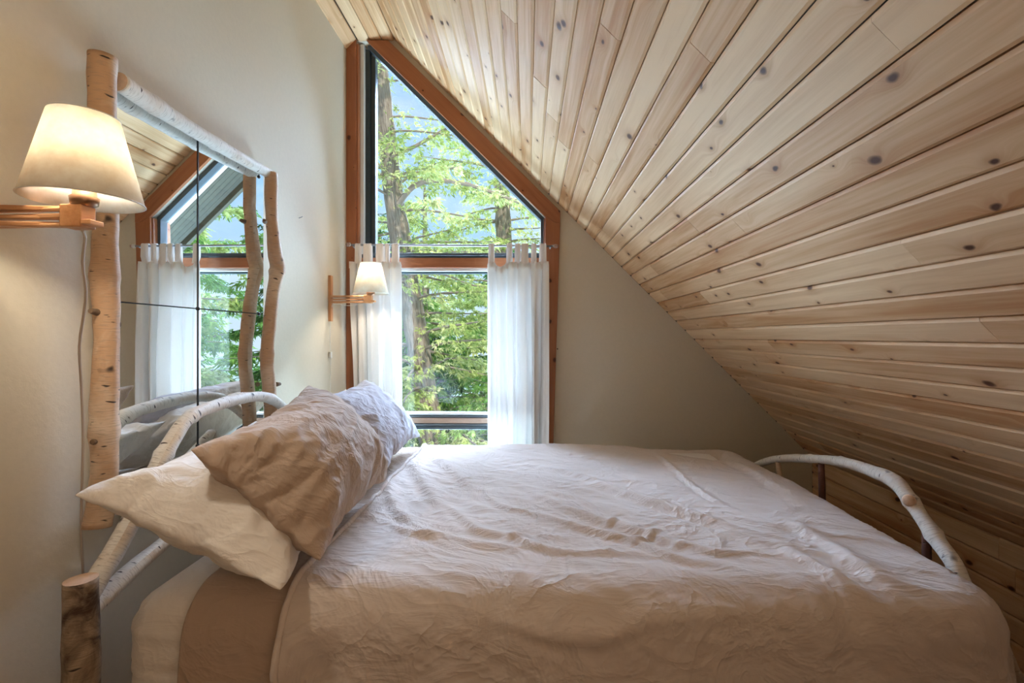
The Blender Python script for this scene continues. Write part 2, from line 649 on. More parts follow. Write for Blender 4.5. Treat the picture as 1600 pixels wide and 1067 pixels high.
box('wall_left', (-AW - 0.12, YB, 0), (-AW, D + 0.16, ZT + 0.05), M['wall'], kind='structure')
box('wall_front', (-AW - 0.12, YB - 0.12, 0), (KW + 0.4, YB, ZT + 0.2), M['wall'], kind='structure')
fl = box('floor', (-AW - 0.12, YB - 0.12, -0.15), (KW + 0.25, D + 0.16, -0.02), M['backing'], kind='structure')
nb = 22
for i in range(nb):
    x0 = -AW + i * (KW + AW) / nb
    board('floorboard', (x0 + 0.001, YB, -0.02), (x0 + 0.001, D, -0.02), (1, 0, 0), (KW + AW) / nb - 0.003, (0, 0, 1), 0.02, M['floor'], fl, bevel=0.002)

# ceiling: backing slabs, planks as parts
ceil = empty('ceiling', (0, 0, 0), kind='structure')
bm = bmesh.new()
T0 = 0.018
s2 = math.sqrt(0.5)
nrm = Vector((-s2, 0, -s2))          # slope's inner normal
xr0 = (616 - VX) * K
xl0 = (559 - VX) * K
xw0 = -AW
zk = slope_z(KW)
OH = 0.42                            # roof overhang beyond the window wall
sl = [(xr0, YB, ZT), (KW + 0.14, YB, slope_z(KW + 0.14))]
off = -nrm * T0
a0, a1 = Vector((xr0, 0, slope_z(xr0))) + off, Vector((KW + 0.3, 0, slope_z(KW + 0.3))) + off
ap = [a0, a1, a1 - nrm * 0.16, a0 - nrm * 0.16]
prism(bm, [(p.x, YB, p.z) for p in ap], (0, D + 0.16 - YB, 0))
box_bm(bm, (xl0 - 0.35, YB, ZT + T0), (xr0 + 0.12, D + 0.16, ZT + T0 + 0.16))
prism(bm, [(xl0, YB, ZT + T0), (-AW - 0.12, YB, ZT + T0 - (xl0 + AW + 0.12)), (-AW - 0.12, YB, ZT + T0 + 0.16), (xl0, YB, ZT + T0 + 0.16)], (0, D + 0.16 - YB, 0))
from_bm('roof_deck', bm, M['backing'], ceil)


def plank_mesh(w, L, t=0.018, ch=0.0055, gap=0.003):
    """tongue-and-groove board, front face towards +z, chamfered long edges"""
    bm = bmesh.new()
    w2 = w / 2 - gap / 2
    prof = [(-w2, 0), (-w2, t - ch), (-w2 + ch * 1.3, t), (w2 - ch * 1.3, t), (w2, t - ch), (w2, 0)]
    a = [bm.verts.new((x, 0, z_)) for x, z_ in prof]
    e = 0.0012
    c = [bm.verts.new((x, L, z_)) for x, z_ in prof]
    for i in range(6):
        bm.faces.new((a[i], a[(i + 1) % 6], c[(i + 1) % 6], c[i]))
    bm.faces.new(a[::-1])
    bm.faces.new(c)
    bmesh.ops.recalc_face_normals(bm, faces=bm.faces)
    me = bpy.data.meshes.new('plank')
    bm.to_mesh(me)
    bm.free()
    me.materials.append(M['ceiling'])
    return me


def lay_plank(origin, across, normal, w, y0, y1, parent, tilt=0.0):
    me = plank_mesh(w, y1 - y0 - 0.0015)
    o = bpy.data.objects.new('plank', me)
    COL.objects.link(o)
    n = Vector(normal)
    x = Vector(across)
    yv = n.cross(x)
    flip = yv.y < 0
    if flip:
        x = -x
        yv = n.cross(x)
    mt = Matrix((x, yv, n)).transposed().to_4x4()
    mt = mt @ Matrix.Rotation(tilt, 4, 'Y')
    mt.translation = Vector((origin[0], y0, origin[2])) - n * 0.018
    o.parent = parent
    o.matrix_basis = mt
    return o


NROW = 46
PW = (KW - xr0) * math.sqrt(2) / NROW
# board ends read off the photograph: (px, py) on the slope
joints_px = [(1367, 41), (1086, 74), (793, 26), (951, 49), (1412, 385), (1531, 503), (839, 124), (926, 250), (880, 225),
             (1148, 347), (1361, 785), (1030, 430), (1105, 470), (1205, 540), (1075, 500)]
joints = {}
for (jx, jy) in joints_px:
    Yj = SUMXZ * F / ((jx - jy) - 299)
    Xj = (jx - VX) * Yj / F
    row = int((Xj - xr0) * math.sqrt(2) / PW)
    if 0 <= row < NROW and 0.2 < Yj < D:
        joints.setdefault(row, []).append(Yj)
rj = random.Random(11)
dn = Vector((s2, 0, -s2))
for r in range(NROW):
    s = (r + 0.5) * PW
    c = Vector((xr0, 0, slope_z(xr0))) + dn * s
    ys = list(joints.get(r, []))
    y = D
    ends = sorted(ys, reverse=True)
    if not ends and r % 3 == 1:
        ends = [rj.uniform(0.9, D - 0.15)]
    ends += [rj.uniform(-1.2, 0.1), rj.uniform(-2.8, -1.8)]
    cuts = [D] + ends + [YB]
    for a, b_ in zip(cuts, cuts[1:]):
        lay_plank(c + nrm * rj.uniform(-0.0006, 0.0006), dn, nrm, PW, b_, a, ceil, tilt=rj.uniform(-0.006, 0.006))
# flat ridge strip and the short slope above the left wall
wflat = (xr0 - xl0)
for i in range(3):
    lay_plank((xl0 + (i + 0.5) * wflat / 3, 0, ZT), (1, 0, 0), (0, 0, -1), wflat / 3, YB, -0.9 - 0.3 * i, ceil)
    lay_plank((xl0 + (i + 0.5) * wflat / 3, 0, ZT), (1, 0, 0), (0, 0, -1), wflat / 3, -0.9 - 0.3 * i, D, ceil)
wl = (xl0 + AW) * math.sqrt(2)
lay_plank((xl0 - (xl0 + AW) / 2, 0, ZT - (xl0 + AW) / 2), (s2, 0, s2), (s2, 0, -s2), wl, YB, D, ceil)

# knee wall with horizontal boards
kn = box('wall_right', (KW + 0.018, YB, 0), (KW + 0.15, D + 0.16, zk + 0.05), M['backing'], kind='structure')
hk = zk / 6
for i in range(6):
    zc = (i + 0.5) * hk
    cut = [D, rj.uniform(1.6, 2.7), rj.uniform(-0.5, 1.0), YB]
    for a, b_ in zip(cut, cut[1:]):
        lay_plank((KW, 0, zc), (0, 0, 1), (-1, 0, 0), hk, b_, a, kn)

# ---------------------------------------------------------------- window
YW = D                   # wall face
win = empty('window_1', P(700, 400, D), kind='structure')
win2 = empty('window_2', P(700, 600, D), kind='structure')


def poly_part(name, pp, y0, y1, mat, parent, bevel=0.0015):
    bm = bmesh.new()
    prism(bm, [Vector((P(x, y).x, y0, P(x, y).z)) for x, y in pp], (0, y1 - y0, 0))
    o = from_bm(name, bm, mat, parent)
    if bevel:
        bev(o, bevel)
    return o


def casing_board(pa, pb, pwid, parent, name='casing', t=0.02, taper=None):
    return None


def grain_poly(name, pp, y0, y1, mat, parent, ang=0.0, bevel=0.002):
    """board cut to a polygon on the window wall; grain runs at ang from vertical"""
    pts = [Vector((P(x, y).x, P(x, y).z, 0)) for x, y in pp]
    c = sum(pts, Vector()) / len(pts)
    yv = Vector((math.sin(ang), 0, math.cos(ang)))
    xv = Vector((math.cos(ang), 0, -math.sin(ang)))
    zv = xv.cross(yv)
    bm = bmesh.new()
    loc = []
    for p in pts:
        d = Vector((p.x - c.x, 0, p.y - c.y))
        loc.append((d.dot(xv), d.dot(yv), 0))
    s = 1 if zv.y > 0 else -1
    prism(bm, loc, (0, 0, (y1 - y0) * s))
    o = from_bm(name, bm, mat, None)
    mt = Matrix((xv, yv, zv)).transposed().to_4x4()
    mt.translation = Vector((c.x, y0, c.y)) - Vector(parent.location)
    o.parent = parent
    o.matrix_basis = mt
    bev(o, bevel)
    return o


# cedar casing on the wall face
grain_poly('casing', [(543, 64), (558, 64), (558, 765), (543, 765)], D - 0.022, D, M['casing'], win)
grain_poly('casing', [(574, 66), (608, 66), (875, 331), (875, 349), (868, 349), (852, 340)], D - 0.022, D, M['casing'], win, ang=R(-45))
grain_poly('casing', [(852, 340), (868, 349), (875, 349), (864, 705), (862, 765), (842, 765)], D - 0.020, D, M['casing'], win, ang=R(-1.5))
# reveals of the opening
grain_poly('jamb', [(558, 70), (561, 70), (561, 765), (558, 765)], D - 0.01, D + 0.13, M['casing'], win)
grain_poly('jamb', [(577, 64.5), (581, 64.5), (854, 337.5), (854, 342)], D - 0.004, D + 0.14, M['steel'], win, ang=R(-45), bevel=0.0005)
grain_poly('jamb', [(850, 341), (855, 342), (846, 765), (841, 765)], D - 0.004, D + 0.14, M['casing'], win, bevel=0.0005)
# upper sash frame
poly_part('stop', [(561, 66), (567, 66), (567, 396), (561, 396)], D + 0.02, D + 0.10, M['whitemetal'], win)
poly_part('sash', [(562, 70), (574, 70), (574, 396), (562, 396)], D + 0.05, D + 0.12, M['gasket'], win)
poly_part('sash', [(572, 72), (581, 80), (581, 396), (572, 396)], D + 0.07, D + 0.12, M['sashgrey'], win)
poly_part('sash', [(572, 66), (580, 66), (851, 338), (849, 342), (845, 342), (572, 70)], D + 0.03, D + 0.09, M['alu'], win)
poly_part('sash', [(845, 340), (851, 340), (850, 398), (845, 398)], D + 0.03, D + 0.09, M['alu'], win)
poly_part('sash', [(562, 394), (850, 394), (850, 400), (562, 400)], D + 0.03, D + 0.09, M['alu'], win)
poly_part('pane', [(574, 68), (849, 342), (849, 398), (574, 398)], D + 0.075, D + 0.079, M['glass'], win, 0)
# transom
grain_poly('transom', [(561, 402), (849, 402), (849, 418), (561, 418)], D + 0.005, D + 0.11, M['casing'], win, ang=R(90))
poly_part('stop', [(561, 399), (849, 399), (849, 402.5), (561, 402.5)], D + 0.0, D + 0.05, M['gasket'], win)
# lower sash
poly_part('sash', [(561, 418), (849, 418), (849, 423), (561, 423)], D + 0.02, D + 0.07, M['whitemetal'], win2)
poly_part('sash', [(561, 423), (849, 423), (849, 426), (561, 426)], D + 0.04, D + 0.08, M['gasket'], win2)
poly_part('sash', [(561, 418), (592, 418), (592, 765), (561, 765)], D + 0.03, D + 0.09, M['bronze'], win2)
poly_part('sash', [(820, 418), (849, 418), (846, 765), (817, 765)], D + 0.03, D + 0.09, M['bronze'], win2)
poly_part('sash', [(592, 645.5), (846, 646.5), (846, 649.5), (592, 648.5)], D + 0.02, D + 0.08, M['whitemetal'], win2)
poly_part('sash', [(592, 650), (846, 651), (846, 653), (592, 652)], D + 0.01, D + 0.08, M['alu'], win2)
poly_part('sash', [(592, 653), (846, 654), (846, 662.5), (592, 661.5)], D + 0.012, D + 0.09, M['bronze'], win2)
poly_part('sash', [(592, 662), (846, 663), (846, 666), (592, 665)], D + 0.005, D + 0.08, M['alu'], win2)
poly_part('sash', [(592, 666), (846, 667), (846, 672.5), (592, 671.5)], D + 0.02, D + 0.09, M['gasket'], win2)
poly_part('pane', [(590, 424), (822, 424), (822, 646), (590, 646)], D + 0.06, D + 0.064, M['glass'], win2, 0)
poly_part('pane', [(590, 672), (822, 672), (822, 760), (590, 760)], D + 0.06, D + 0.064, M['glass'], win2, 0)
grain_poly('sill', [(556, 765), (846, 765), (846, 775), (556, 775)], D - 0.05, D + 0.13, M['casing'], win2, ang=R(90))

# roof overhang outside: dark boards
oh = empty('trim_1', (0, D + 0.16, 0), kind='structure')
M['soffit'] = plank_mat('weathered_soffit', (0.035, 0.03, 0.018), (0.02, 0.018, 0.012), knots=False, rough=0.7)
for i in range(9):
    a = Vector((xr0 - 0.25, D + 0.16 + i * 0.046, slope_z(xr0 - 0.25))) + Vector((0.02, 0, 0.0))
    b_ = Vector((KW + 0.5, D + 0.16 + i * 0.046, slope_z(KW + 0.5))) + Vector((0.02, 0, 0.0))
    board('soffit_board', a, b_, (0, 1, 0), 0.044, (s2, 0, s2), 0.03, M['soffit'], oh, bevel=0.002)
a = Vector((xr0 - 0.3, D + 0.575, slope_z(xr0 - 0.3) - 0.03))
b_ = Vector((KW + 0.5, D + 0.575, slope_z(KW + 0.5) - 0.03))
board('fascia', a, b_, (0, 1, 0), 0.035, (s2, 0, s2), 0.2, M['soffit'], oh)

# ---------------------------------------------------------------- bed
# pillows are inflated with a short cloth run, then laid on four corners


def inflate(seed, nx, ny, W, H, press=4.0, grow=0.04, frames=26, bend=0.05):
    rg = np.random.default_rng(seed)
    bm = bmesh.new()
    V = {}
    for s in (0, 1):
        for i in range(nx + 1):
            for j in range(ny + 1):
                if s and (i in (0, nx) or j in (0, ny)):
                    V[s, i, j] = V[0, i, j]
                    continue
                V[s, i, j] = bm.verts.new(((i / nx - .5) * W, (j / ny - .5) * H, (0.004 if s else -0.004) + rg.normal() * .0012))
    for s in (0, 1):
        for i in range(nx):
            for j in range(ny):
                q = [V[s, i, j], V[s, i + 1, j], V[s, i + 1, j + 1], V[s, i, j + 1]]
                bm.faces.new(q if s else q[::-1])
    me = bpy.data.meshes.new('pillow')
    bm.to_mesh(me)
    bm.free()
    o = bpy.data.objects.new('pillow', me)
    COL.objects.link(o)
    md = o.modifiers.new('cloth', 'CLOTH')
    st = md.settings
    st.quality = 5
    st.mass = .15
    st.use_pressure = True
    st.uniform_pressure_force = press
    st.tension_stiffness = st.compression_stiffness = 40
    st.shear_stiffness = 5
    st.bending_stiffness = bend
    st.tension_damping = st.compression_damping = st.shear_damping = 10
    st.air_damping = 5
    st.effector_weights.gravity = 0
    st.shrink_min = -grow
    md.collision_settings.use_collision = False
    md.point_cache.frame_end = frames + 5
    for f in range(1, frames + 1):
        SC.frame_set(f)
    dg = bpy.context.evaluated_depsgraph_get()
    ev = o.evaluated_get(dg).to_mesh()
    co = np.empty(len(ev.vertices) * 3)
    ev.vertices.foreach_get('co', co)
    co = co.reshape(-1, 3)
    o.modifiers.clear()
    SC.frame_set(1)
    return o, co


def lay_pillow(seed, corners, mat, thick, label, group, sag=0.0, W=.70, H=.50, nx=58, ny=42, grow=0.04, name='pillow', press=4.0, shift=0.0, square=.45, fold=1.0):
    """corners: near-low, far-low, far-high, near-high in world space; x of the pillow runs low near -> low far"""
    o, co = inflate(seed, nx, ny, W, H, grow=grow, press=press)
    mx = np.abs(co).max(0)
    bm = bmesh.new()
    u = np.clip(co[:, 0] / mx[0] * .5 + .5, 0, 1)
    v = np.clip(co[:, 1] / mx[1] * .5 + .5, 0, 1)
    rest = np.empty(len(co) * 3)
    o.data.vertices.foreach_get('co', rest)
    rest = rest.reshape(-1, 3)
    u = u * (1 - square) + (rest[:, 0] / W + .5) * square
    v = v * (1 - square) + (rest[:, 1] / H + .5) * square
    bm.free()
    zz = co[:, 2] / mx[2]
    A, B, C_, Dd = [np.array(c) for c in corners]
    U, Vv = u[:, None], v[:, None]
    Q = A * (1 - U) * (1 - Vv) + B * U * (1 - Vv) + C_ * U * Vv + Dd * (1 - U) * Vv
    du = (B - A) * (1 - Vv) + (C_ - Dd) * Vv
    dv = (Dd - A) * (1 - U) + (C_ - B) * U
    n = np.cross(du, dv)
    n /= np.linalg.norm(n, axis=1)[:, None]
    bulge = (1 - (2 * u - 1) ** 2) * (1 - (2 * v - 1) ** 2)
    Q = Q + n * (zz * thick / 2 + shift * bulge)[:, None]
    Q[:, 2] -= sag * bulge
    fade = np.clip(np.minimum(np.minimum(u, 1 - u), np.minimum(v, 1 - v)) * 9, 0, 1)
    rg_ = np.abs(pn(u * 3.2 + v * 2.2 + seed * 5.3 + .8 * pn(u * 3 + seed, v * 3), v * 7.5 - u * 4.5 + seed))
    rg2 = np.abs(pn(u * 5 - v * 5 + seed * 2.1, (u + v) * 13 + 2 * pn(u * 4, v * 4 + seed)))
    Q = Q + n * (fade * fold * (.011 * (1 - 2.4 * rg_).clip(0) ** 1.5 + .005 * (1 - 2.6 * rg2).clip(0) ** 2) * np.sign(zz))[:, None]
    c = Q.mean(0)
    o.data.vertices.foreach_set('co', (Q - c).reshape(-1))
    o.data.update()
    o.location = c
    o.data.materials.append(mat)
    o.data.polygons.foreach_set('use_smooth', [True] * len(o.data.polygons))
    s = o.modifiers.new('subdiv', 'SUBSURF')
    s.levels = 1
    s.render_levels = 1
    o.name = name
    return props(o, label, 'pillow', group)


lay_pillow(1, [(-.515, 1.00, .765), (-.55, 1.74, .785), (-.97, 1.72, 1.00), (-.955, 1.00, .975)], M['white'], .19,
           'white pillow nearest the camera, lying under the brown pillow with its corner past the headboard', 'white pillows at the headboard', press=4.5)
lay_pillow(2, [(-.55, 1.80, .785), (-.56, 2.52, .785), (-.95, 2.50, 1.03), (-.96, 1.80, 1.00)], M['white'], .18,
           'white pillow hidden mostly behind the far grey-blue pillow, only its tip showing', 'white pillows at the headboard', press=4.5)
lay_pillow(3, [(-.47, 1.09, .79), (-.50, 1.77, .79), (-.80, 1.77, 1.13), (-.755, 1.07, 1.05)], M['taupe'], .27,
           'rumpled brown-taupe pillow propped on the near white pillow', 'taupe pillows leaning in front', grow=0.07, press=4.5)
lay_pillow(4, [(-.53, 1.83, .79), (-.545, 2.47, .79), (-.83, 2.46, 1.085), (-.86, 1.84, 1.07)], M['greypil'], .17,
           'grey-blue lit pillow nearer the window, behind the brown one', 'taupe pillows leaning in front', grow=0.05, press=4.0)

# mattress with fitted white sheet
bm = bmesh.new()
nU, nV = 60, 44


def superbox(name, lo, hi, r, mat, wr=0.0, n=26, parent=None, **kw):
    """box with large soft corners and stretched wrinkles on its sides"""
    bm = bmesh.new()
    bmesh.ops.create_cube(bm, size=2)
    bmesh.ops.subdivide_edges(bm, edges=bm.edges, cuts=n, use_grid_fill=True)
    lo, hi = np.array(lo), np.array(hi)
    c, h = (lo + hi) / 2, (hi - lo) / 2
    for v in bm.verts:
        p = np.array(v.co) * h
        q = np.clip(p, -(h - r), h - r)
        d = p - q
        L = np.linalg.norm(d)
        if L > 1e-9:
            p = q + d / L * r
        v.co = p
    bmesh.ops.recalc_face_normals(bm, faces=bm.faces)
    if wr:
        bm.normal_update()
        co = np.array([v.co[:] for v in bm.verts])
        side = pn(co[:, 0] * 3 + co[:, 1] * 3 + 7, co[:, 2] * 34 + co[:, 0] * 4)
        amp = np.clip(1 - (h[2] - co[:, 2]) * 0 - np.clip((co[:, 2] - h[2] + r) / r, 0, 1), 0, 1)
        for v, a, w_ in zip(bm.verts, side, amp):
            v.co += v.normal * float(a * w_ * wr)
    for v in bm.verts:
        v.co += Vector(c)
    return from_bm(name, bm, mat, parent, smooth=True, **kw)


superbox('mattress', (-.955, 1.11, .40), (1.00, 2.60, .693), .085, M['white'], wr=0.012, n=34,
         label='thick mattress in a white fitted sheet on the birch bed', cat='mattress')
superbox('box_spring', (-.93, 1.12, .22), (1.00, 2.58, .40), .03, M['taupe'], n=6,
         label='box spring under the white mattress of the birch bed', cat='box spring')


def drape(name, x0, x1, y0, y1, ex0, ex1, ey0, ey1, z0, r, over, mat, nu, nv, zfun, flare=0.06, **kw):
    """cloth laid on a block: flat inside (ex0..ex1, ey0..ey1), rounding with radius r outside, hanging beyond"""
    u = np.linspace(x0, x1, nu)
    v = np.linspace(y0, y1, nv)
    U, V_ = np.meshgrid(u, v, indexing='ij')
    dx = np.where(U > ex1, U - ex1, np.where(U < ex0, U - ex0, 0))
    dy = np.where(V_ > ey1, V_ - ey1, np.where(V_ < ey0, V_ - ey0, 0))
    d = np.hypot(dx, dy)
    dd = np.where(d > 1e-9, d, 1)
    nx_, ny_ = dx / dd, dy / dd
    q = r * math.pi / 2
    ang = np.clip(d, 0, q) / r
    hor = r * np.sin(ang) + np.clip(d - q, 0, None) * flare
    ver = r * (1 - np.cos(ang)) + np.clip(d - q, 0, None) * math.sqrt(1 - flare ** 2)
    X = np.clip(U, ex0, ex1) + nx_ * hor
    Y = np.clip(V_, ey0, ey1) + ny_ * hor
    Z = z0 - ver
    # normal direction for wrinkles
    Nx, Ny, Nz = nx_ * np.sin(ang), ny_ * np.sin(ang), np.cos(ang)
    h = zfun(U, V_, X, Y, d)
    G = np.stack([X + Nx * h, Y + Ny * h, Z + Nz * h], -1)
    return grid_mesh(name, G, nu, nv, mat, **kw)


def zp(px, py, z_=0.715):
    p = atZ(px, py, z_)
    return (p.x, p.y)


def c6(lst):             # creases traced in a 1600x979 enlargement of (600,700)-(1200,1067)
    return [zp(600 + a / 2.6667, 700 + b_ / 2.6667) for a, b_ in lst]


creases = [
    (c6([(400, 190), (500, 270), (640, 310), (850, 370), (1050, 420), (1220, 490), (1400, 520), (1600, 560)]), .009, .020),
    (c6([(240, 250), (330, 320), (400, 375), (520, 400), (640, 440), (780, 465), (920, 460), (1080, 470), (1220, 490)]), .008, .018),
    (c6([(560, 180), (700, 250), (850, 310), (1000, 350), (1150, 400), (1300, 450), (1500, 480)]), .009, .022),
    (c6([(640, 90), (760, 120), (900, 170), (1050, 230), (1200, 280), (1400, 350), (1600, 410)]), .010, .026),
    (c6([(780, 150), (950, 200), (1150, 270), (1350, 340), (1600, 440)]), .008, .022),
    (c6([(100, 60), (160, 160), (230, 260), (300, 350)]), .010, .030),
    (c6([(40, 110), (20, 200), (60, 290), (160, 370), (280, 430), (400, 460)]), .010, .022),
    (c6([(200, 40), (300, 130), (400, 220)]), .009, .03),
    (c6([(20, 330), (120, 380), (260, 400), (420, 440), (600, 450)]), .007, .018),
    (c6([(1110, 10), (1200, 100), (1270, 170), (1400, 260), (1600, 340)]), .007, .014),
    (c6([(1380, 20), (1480, 80), (1600, 160), (1760, 260)]), .009, .03),
    (c6([(1000, 430), (1080, 410), (1160, 350)]), .006, .012),
    (c6([(490, 430), (540, 400), (640, 410)]), .005, .012),
    (c6([(920, 350), (980, 320)]), .006, .010),
    (c6([(1150, 450), (1250, 430), (1400, 470), (1600, 465)]), .005, .012),
    (c6([(830, 350), (900, 420), (1000, 520)]), .004, .010),
    (c6([(300, 620), (640, 680), (760, 690), (950, 690), (1100, 660), (1600, 645), (1900, 700)]), .006, .02),
    (c6([(1600, 300), (1800, 400), (2000, 520), (2200, 640)]), .009, .03),
    (c6([(1600, 420), (1800, 520), (2000, 640)]), .008, .022),
    (c6([(1640, 560), (1800, 620), (1950, 740)]), .008, .02),
    (c6([(645, 230), (652, 650)]), .0022, .005),
    (c6([(712, 300), (745, 700)]), .0025, .005),
    (c6([(772, 250), (772, 700)]), .0022, .005),
]


def seg_field(X, Y, pts, amp, wid):
    pts, = [smooth_path([Vector((a, b_, 0)) for a, b_ in pts], 0.03)]
    pa = np.array([p[:2] for p in pts])
    seg = np.linalg.norm(np.diff(pa, axis=0), axis=1)
    S = np.concatenate([[0], np.cumsum(seg)])
    best = np.full(X.shape, 1e9)
    par = np.zeros(X.shape)
    sd = np.zeros(X.shape)
    lo, hi = pa.min(0) - wid * 4, pa.max(0) + wid * 4
    msk = (X > lo[0]) & (X < hi[0]) & (Y > lo[1]) & (Y < hi[1])
    x, y = X[msk], Y[msk]
    bb, pp_, ss = best[msk], par[msk], sd[msk]
    for i in range(len(pa) - 1):
        a, d = pa[i], pa[i + 1] - pa[i]
        L2 = max(d @ d, 1e-12)
        tt = np.clip(((x - a[0]) * d[0] + (y - a[1]) * d[1]) / L2, 0, 1)
        ex_, ey_ = x - a[0] - tt * d[0], y - a[1] - tt * d[1]
        ds = np.hypot(ex_, ey_)
        m_ = ds < bb
        bb = np.where(m_, ds, bb)
        pp_ = np.where(m_, S[i] + tt * seg[i], pp_)
        ss = np.where(m_, np.sign(d[0] * ey_ - d[1] * ex_), ss)
    T_ = S[-1]
    tap = np.clip(pp_ / (0.25 * T_), 0, 1) * np.clip((T_ - pp_) / (0.25 * T_), 0, 1)
    w_ = np.where(ss > 0, wid, wid * 0.5)
    out = np.zeros(X.shape)
    out[msk] = amp * tap * (np.exp(-(bb / w_) ** 2) - 0.35 * np.exp(-((bb - 1.8 * w_) / w_) ** 2))
    return out


def duvet_h(U, V_, X, Y, d):
    h = 0.012 * pn(U * 2.2 + 3, V_ * 2.2)
    # broad diagonal rolls running from the pillows to the foot
    a = 0.55
    s = U * math.cos(a) - V_ * math.sin(a)
    q = U * math.sin(a) + V_ * math.cos(a)
    ridg = 1 - np.abs(pn(s * 1.3 + 5 + 0.3 * pn(U * 3, V_ * 3), q * 8.5)) * 2
    top = np.clip(1 - d / 0.10, 0, 1)
    h = h + 0.005 * ridg ** 3 * top
    ridg2 = 1 - np.abs(pn(s * 4 + 2, q * 20 + pn(U * 6, V_ * 6))) * 2
    h = h + 0.0034 * np.clip(ridg2, 0, 1) ** 3
    # crumpled patch in the middle and pulls towards the near foot corner
    cr = 1 - np.abs(pn(U * 11 + 3 * pn(U * 2, V_ * 2 + 5), V_ * 11 + 8)) * 3
    h = h + 0.0030 * np.clip(cr, 0, 1) ** 2 * np.exp(-(((U - .35) / .45) ** 2 + ((V_ - 1.5) / .28) ** 2))
    th = np.arctan2(V_ - 1.62, U - .35)
    rr_ = np.hypot(V_ - 1.62, U - .35)
    pull = 1 - np.abs(pn(th * 5.5 + 2, rr_ * 1.3 + 4)) * 2.6
    h = h + 0.010 * np.clip(pull, 0, 1) ** 2 * np.clip((rr_ - .3) / .3, 0, 1) * np.exp(-((th + .75) / .6) ** 2)
    for pts, amp, wid in creases:
        h = h + 1.15 * seg_field(U, V_, pts, amp, wid * 1.35)
    h = h - .035 * np.clip((U - .1) / .9, 0, 1) ** 2 * np.clip(np.abs(V_ - 1.75) / .68, 0, 1.2) ** 2 * top
    h = h - .05 * np.clip((U - .5) / .5, 0, 1) * np.clip((V_ - 2.1) / .42, 0, 1) ** 2 * top
    # hanging folds of the near side and foot
    hang = np.clip((d - 0.10) / 0.15, 0, 1)
    h = h + hang * (0.012 * pn(U * 5 + 9, V_ * 0.8) + 0.006 * pn(U * 14, V_ * 2 + 3)) * 1.5
    h = h + np.clip((d - 0.03) / 0.12, 0, 1) * 0.006 * (1 - 2 * np.abs(pn(U * 9 + V_ * 4, V_ * 2.5)))
    # deep swag at the head end of the near side
    h = h + hang * 0.03 * np.exp(-((U + 0.36 + (1.18 - V_) * 0.9) / 0.05) ** 2)
    h = h - hang * 0.010 * np.exp(-((U + 0.25 + (1.18 - V_) * 0.9) / 0.06) ** 2)
    return h + 0.004


duv = drape('duvet', -.54, 1.42, .74, 2.95, -9, 1.0, 1.17, 2.52, .728, .105, 0, M['duvet'], 250, 270, duvet_h, flip=False,
            label='crumpled pale taupe duvet spread over the bed', cat='duvet')
sd = duv.modifiers.new('thickness', 'SOLIDIFY')
sd.thickness = 0.012
sd.offset = -1


nv_ = 270
ed = [duv.data.vertices[i].co.copy() for i in range(0, nv_, 3)]
tube('duvet_hem', [p + Vector((-.002, 0, .002)) for p in ed], .0075, M['duvet'], duv, seg=10, lump=.25, seed=41, step=.03)


# wavy near edge of the duvet at the pillows and the stitched hem
def sheet_h(U, V_, X, Y, d):
    h = 0.008 * pn(U * 4 + 1, V_ * 3) + 0.004 * (1 - 2 * np.abs(pn(U * 14 + V_ * 6, V_ * 5)))
    hang = np.clip((d - 0.08) / 0.15, 0, 1)
    return h + hang * (0.012 * (1 - 2 * np.abs(pn(U * 10 + V_ * 3 + 4, V_ * 1.5)))) + 0.002


sh = drape('bed_sheet', -.775, -.45, .80, 2.9, -9, 9, 1.19, 2.54, .712, .105, 0, M['taupe'], 70, 220, sheet_h, flip=False,
           label='brown flat sheet turned down between mattress and duvet', cat='sheet')
sd = sh.modifiers.new('thickness', 'SOLIDIFY')
sd.thickness = 0.003

# birch frame
bed = empty('birch_bed', (0.05, 1.85, 0), label='rustic bed frame of birch logs and branches', cat='bed')


def post(x, y, z1, r, mat, seed):
    o = tube('post', [(x - 0.004, y, 0), (x + 0.006, y, z1 * .35), (x + 0.002, y, z1 * .7), (x, y, z1)], [r * 1.06, r * .97, r * 1.03, r], mat, bed, seg=20, lump=.05,
             seed=seed, cap=M['cutwood'])
    return o


post(-1.018, 1.10, .748, .0325, M['birchdark'], 1)
post(-1.015, 2.62, .76, .038, M['birchdark'], 2)
post(1.175, 1.085, .585, .035, M['birchdark'], 3)
post(1.165, 2.62, .60, .035, M['birchdark'], 4)
HX = -1.02
FX = 1.155


def hb(l):
    return [atX(a, b_, HX) for a, b_ in l]


arch = hb([(126, 948), (158, 895), (196, 830), (228, 765), (262, 700), (292, 656), (330, 636), (385, 621), (420, 622), (446, 640), (468, 668), (485, 705)]) + [Vector((HX, 2.60, .70))]
tube('headboard_arch', arch, [.024, .024, .023, .022, .021, .020, .0195, .019, .019, .019, .018, .018, .02], M['birch'], bed, lump=.07, seed=5,
     knots=((.38, .012, .005), (.53, .012, .005), (.80, .01, .004), (.98, .01, .004)))
tube('headboard_brace', hb([(126, 966), (160, 935), (195, 900), (232, 868), (290, 820), (340, 770)]) + [Vector((HX, 1.86, .93))],
     [.020, .020, .021, .020, .019, .018, .017], M['birch'], bed, lump=.07, seed=6)
tube('headboard_brace', [(HX, 2.60, .68), (HX, 2.3, .80), (HX, 1.98, .86), (HX, 1.86, .93)], [.02, .02, .019, .017], M['birch'], bed, lump=.07, seed=16)
foot = [atX(a, b_, FX) for a, b_ in [(1505, 915), (1490, 880), (1465, 845), (1440, 808), (1418, 776), (1398, 752), (1360, 735), (1318, 722), (1272, 717), (1215, 717), (1180, 728)]]
foot = [Vector((1.17, 1.16, .46)), Vector((1.16, 1.22, .58))] + foot + [Vector((FX, 2.58, .56))]
